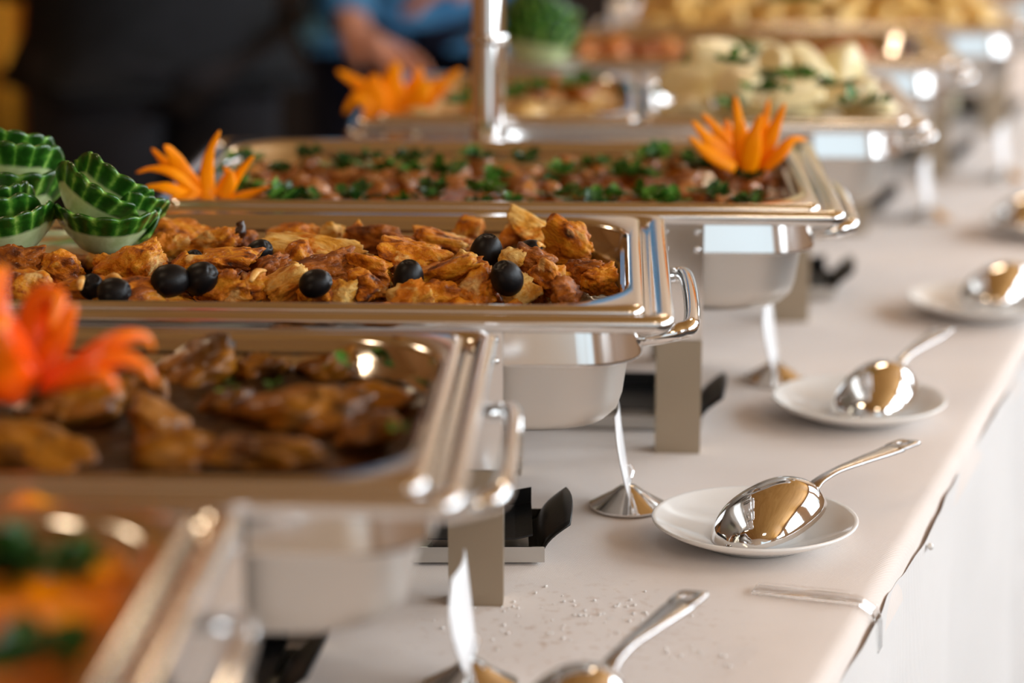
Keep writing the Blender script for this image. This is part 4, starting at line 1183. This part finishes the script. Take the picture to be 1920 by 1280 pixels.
for i, (px, lab) in enumerate(((1470, 'green herb sprig on top of the pasta heap'), (1500, 'second herb sprig on the pasta heap'))):
    tag(place(hb[i], 'herb_sprig', PZ(px, 2, .262), (0, 0, i), 1.4), lab, 'herb', 'herbs on the pasta')

surface('roast_layer', 8, -0.235, 0.235, -0.135, 0.135, 0.182, 0.010, 30, 'roast', 'browned food filling the last dish behind the pasta', 'food', seed=81.0)

# ---------------------------------------------------------------- people behind the buffet
def skinned(name, pts, edges, mat, parent=None, root=0, sub=2):
    me = bpy.data.meshes.new(name)
    me.from_pydata([p[0] for p in pts], edges, [])
    me.materials.append(M[mat])
    o = bpy.data.objects.new(name, me); COL.objects.link(o)
    md = o.modifiers.new('skin', 'SKIN'); md.use_smooth_shade = True
    for i, p in enumerate(pts):
        r = p[1]
        me.skin_vertices[0].data[i].radius = (r, r) if not isinstance(r, tuple) else r
    me.skin_vertices[0].data[root].use_root = True
    sd = o.modifiers.new('smooth', 'SUBSURF'); sd.levels = sub; sd.render_levels = sub
    if parent: o.parent = parent
    return o

def person(loc, rz, arms, label, top, bottom, sleeve):
    """arms: for each side (elbow, wrist, hand direction) in the figure's own frame; x to its left, -y ahead, floor at 0."""
    pts, ed = [], []
    def add(p, r, par=None):
        pts.append((p, r)); i = len(pts) - 1
        if par is not None: ed.append((par, i))
        return i
    pel = add((0, 0, 0.95), (0.13, 0.09))
    sp = add((0, 0, 1.12), (0.115, 0.085), pel)
    ch = add((0, 0.01, 1.34), (0.14, 0.095), sp)
    nk = add((0, 0.0, 1.47), 0.052, ch)
    hd = add((0, -0.012, 1.56), (0.066, 0.075), nk)
    h2 = add((0, -0.012, 1.65), (0.075, 0.088), hd)
    h3 = add((0, 0.0, 1.72), (0.05, 0.06), h2)
    for s in (-1, 1):
        hp = add((s * 0.09, 0, 0.88), 0.085, pel)
        kn = add((s * 0.095, -0.01, 0.48), 0.052, hp)
        an = add((s * 0.10, 0.02, 0.09), 0.036, kn)
        add((s * 0.11, -0.14, 0.04), 0.030, an)
        el, wr, hdn = [Vector(q) for q in arms[s]]
        sh = add((s * 0.175, 0.01, 1.38), 0.055, ch)
        e_ = add(tuple(el), 0.040, sh)
        w_ = add(tuple(wr), 0.026, e_)
        d = hdn.normalized()
        side_v = d.cross(Vector((0, 0, 1)))
        side_v = side_v.normalized() if side_v.length > .1 else Vector((1, 0, 0))
        nrm = side_v.cross(d)
        pm_ = add(tuple(wr + d * 0.05), (0.030, 0.018), w_)
        for f, (off, ln) in enumerate(((-0.030, .068), (-0.010, .078), (0.010, .074), (0.028, .058))):
            k0 = add(tuple(wr + d * 0.088 + side_v * off), 0.0095, pm_)
            k1 = add(tuple(wr + d * (0.088 + ln * 0.5) + side_v * off * 1.1 - nrm * 0.006), 0.0085, k0)
            add(tuple(wr + d * (0.088 + ln * 0.92) + side_v * off * 1.1 - nrm * 0.022), 0.007, k1)
        t0 = add(tuple(wr + d * 0.045 - side_v * 0.036 * s - nrm * 0.008), 0.0115, w_)
        add(tuple(wr + d * 0.085 - side_v * 0.050 * s - nrm * 0.016), 0.009, t0)
    body = skinned('person', pts, ed, 'skin')
    body.location = loc; body.rotation_euler = (0, 0, rz)
    tag(body, label, 'person')
    # jacket
    P, E = [((0, 0, 0.84), (0.190, 0.140)), ((0, 0, 0.98), (0.185, 0.135)), ((0, 0, 1.14), (0.165, 0.125)), ((0, 0.01, 1.33), (0.180, 0.130)), ((0, 0.005, 1.44), (0.075, 0.07))], [(0, 1), (1, 2), (2, 3), (3, 4)]
    for s in (-1, 1):
        el, wr, hdn = [Vector(q) for q in arms[s]]
        b = len(P)
        P += [((s * 0.185, 0.01, 1.375), 0.078), (tuple(el), 0.062), (tuple(el.lerp(wr, sleeve)), 0.050)]
        E += [(3, b), (b, b + 1), (b + 1, b + 2)]
    skinned('jacket', P, E, top, body, 1)
    P, E = [((0, 0, 0.98), (0.165, 0.12))], []
    for s in (-1, 1):
        b = len(P)
        P += [((s * 0.092, 0, 0.84), 0.112), ((s * 0.098, -0.01, 0.48), 0.082), ((s * 0.10, 0.015, 0.10), 0.066)]
        E += [(0, b), (b, b + 1), (b + 1, b + 2)]
    skinned('trousers', P, E, bottom, body, 0)
    for s in (-1, 1):
        V, Fc = ico(3)
        mk('shoe', [(s * 0.108 + q.x * 0.052, -0.055 + q.y * 0.145, max(0.0, 0.045 + q.z * 0.055)) for q in V], Fc, 'reflection_and_shoe_black', body)
        mk('eye', [(s * 0.032 + q.x * 0.013, -0.088 + q.y * 0.010, 1.618 + q.z * 0.009) for q in V], Fc, 'ceramic', body)
        mk('ear', [(s * 0.080 + q.x * 0.010, 0.005 + q.y * 0.020, 1.605 + q.z * 0.032) for q in V], Fc, 'skin', body)
    mk('nose', [(q.x * 0.013, -0.100 + q.y * 0.018, 1.592 + q.z * 0.026) for q in V], Fc, 'skin', body)
    mk('mouth', [(q.x * 0.024, -0.086 + q.y * 0.008, 1.548 + q.z * 0.007) for q in V], Fc, 'pepper', body)
    mk('hair', [(q.x * 0.092, 0.020 + q.y * 0.098, 1.665 + (q.z * 0.092 if q.z > -0.2 else q.z * 0.05)) for q in V], Fc, 'hair', body)
    return body
def loc_of(b, q, inv):   # world target into the figure's frame
    p, rz = b
    return Matrix.Rotation(-rz, 3, 'Z') @ (Vector(q) - Vector(p))
A = ((-0.515, 3.46, FLOOR), 0.55)
person(A[0], A[1], {1: ((0.26, 0.10, 1.10), (0.10, 0.20, 0.92), (-0.8, 0.1, -0.4)), -1: ((-0.26, 0.10, 1.10), (-0.10, 0.21, 0.94), (0.8, 0.1, -0.4))},
       'person in black jacket and dark trousers standing behind at the left', 'black_cloth', 'charcoal_cloth', 0.98)
B = ((-0.155, 3.98, FLOOR), 0.15)
ar = {}
for s, el, wr, hd in ((-1, (-0.30, 3.82, 0.30), (-0.240, 3.62, 0.125), (0.55, -0.55, -0.22)), (1, (0.12, 3.76, 0.34), (-0.02, 3.60, 0.225), (-0.8, -0.15, -0.25))):
    ar[s] = (loc_of(B, el, 0), loc_of(B, wr, 0), Matrix.Rotation(-B[1], 3, 'Z') @ Vector(hd))
person(B[0], B[1], ar, 'person in navy trousers and denim shirt reaching toward the far dishes', 'denim', 'navy_cloth', 0.97)
# ochre curtain at the far left
V, Fc = [], []
NU, NV2 = 60, 10
for i in range(NU + 1):
    for j in range(NV2 + 1):
        x = -1.75 + 0.72 * i / NU
        V.append((x, 5.2 + 0.03 * math.sin(i * 0.9), CEIL - 0.05 - (CEIL - 0.05 + 0.30) * j / NV2))
Fc = [(i * (NV2 + 1) + j, (i + 1) * (NV2 + 1) + j, (i + 1) * (NV2 + 1) + j + 1, i * (NV2 + 1) + j + 1) for i in range(NU) for j in range(NV2)]
e = empty('curtain', (0, 0, 0))
tag(e, 'ochre curtain hanging at the far left edge', 'curtain')
solid(mk('curtain_cloth', V, Fc, 'ochre_cloth', e, sharp=None), 0.003, 0)
mk('curtain_rod', *tube([Vector((-1.85, 5.2, CEIL - 0.04)), Vector((-0.95, 5.2, CEIL - 0.04))], 0.012, 12), 'dark_steel', e)
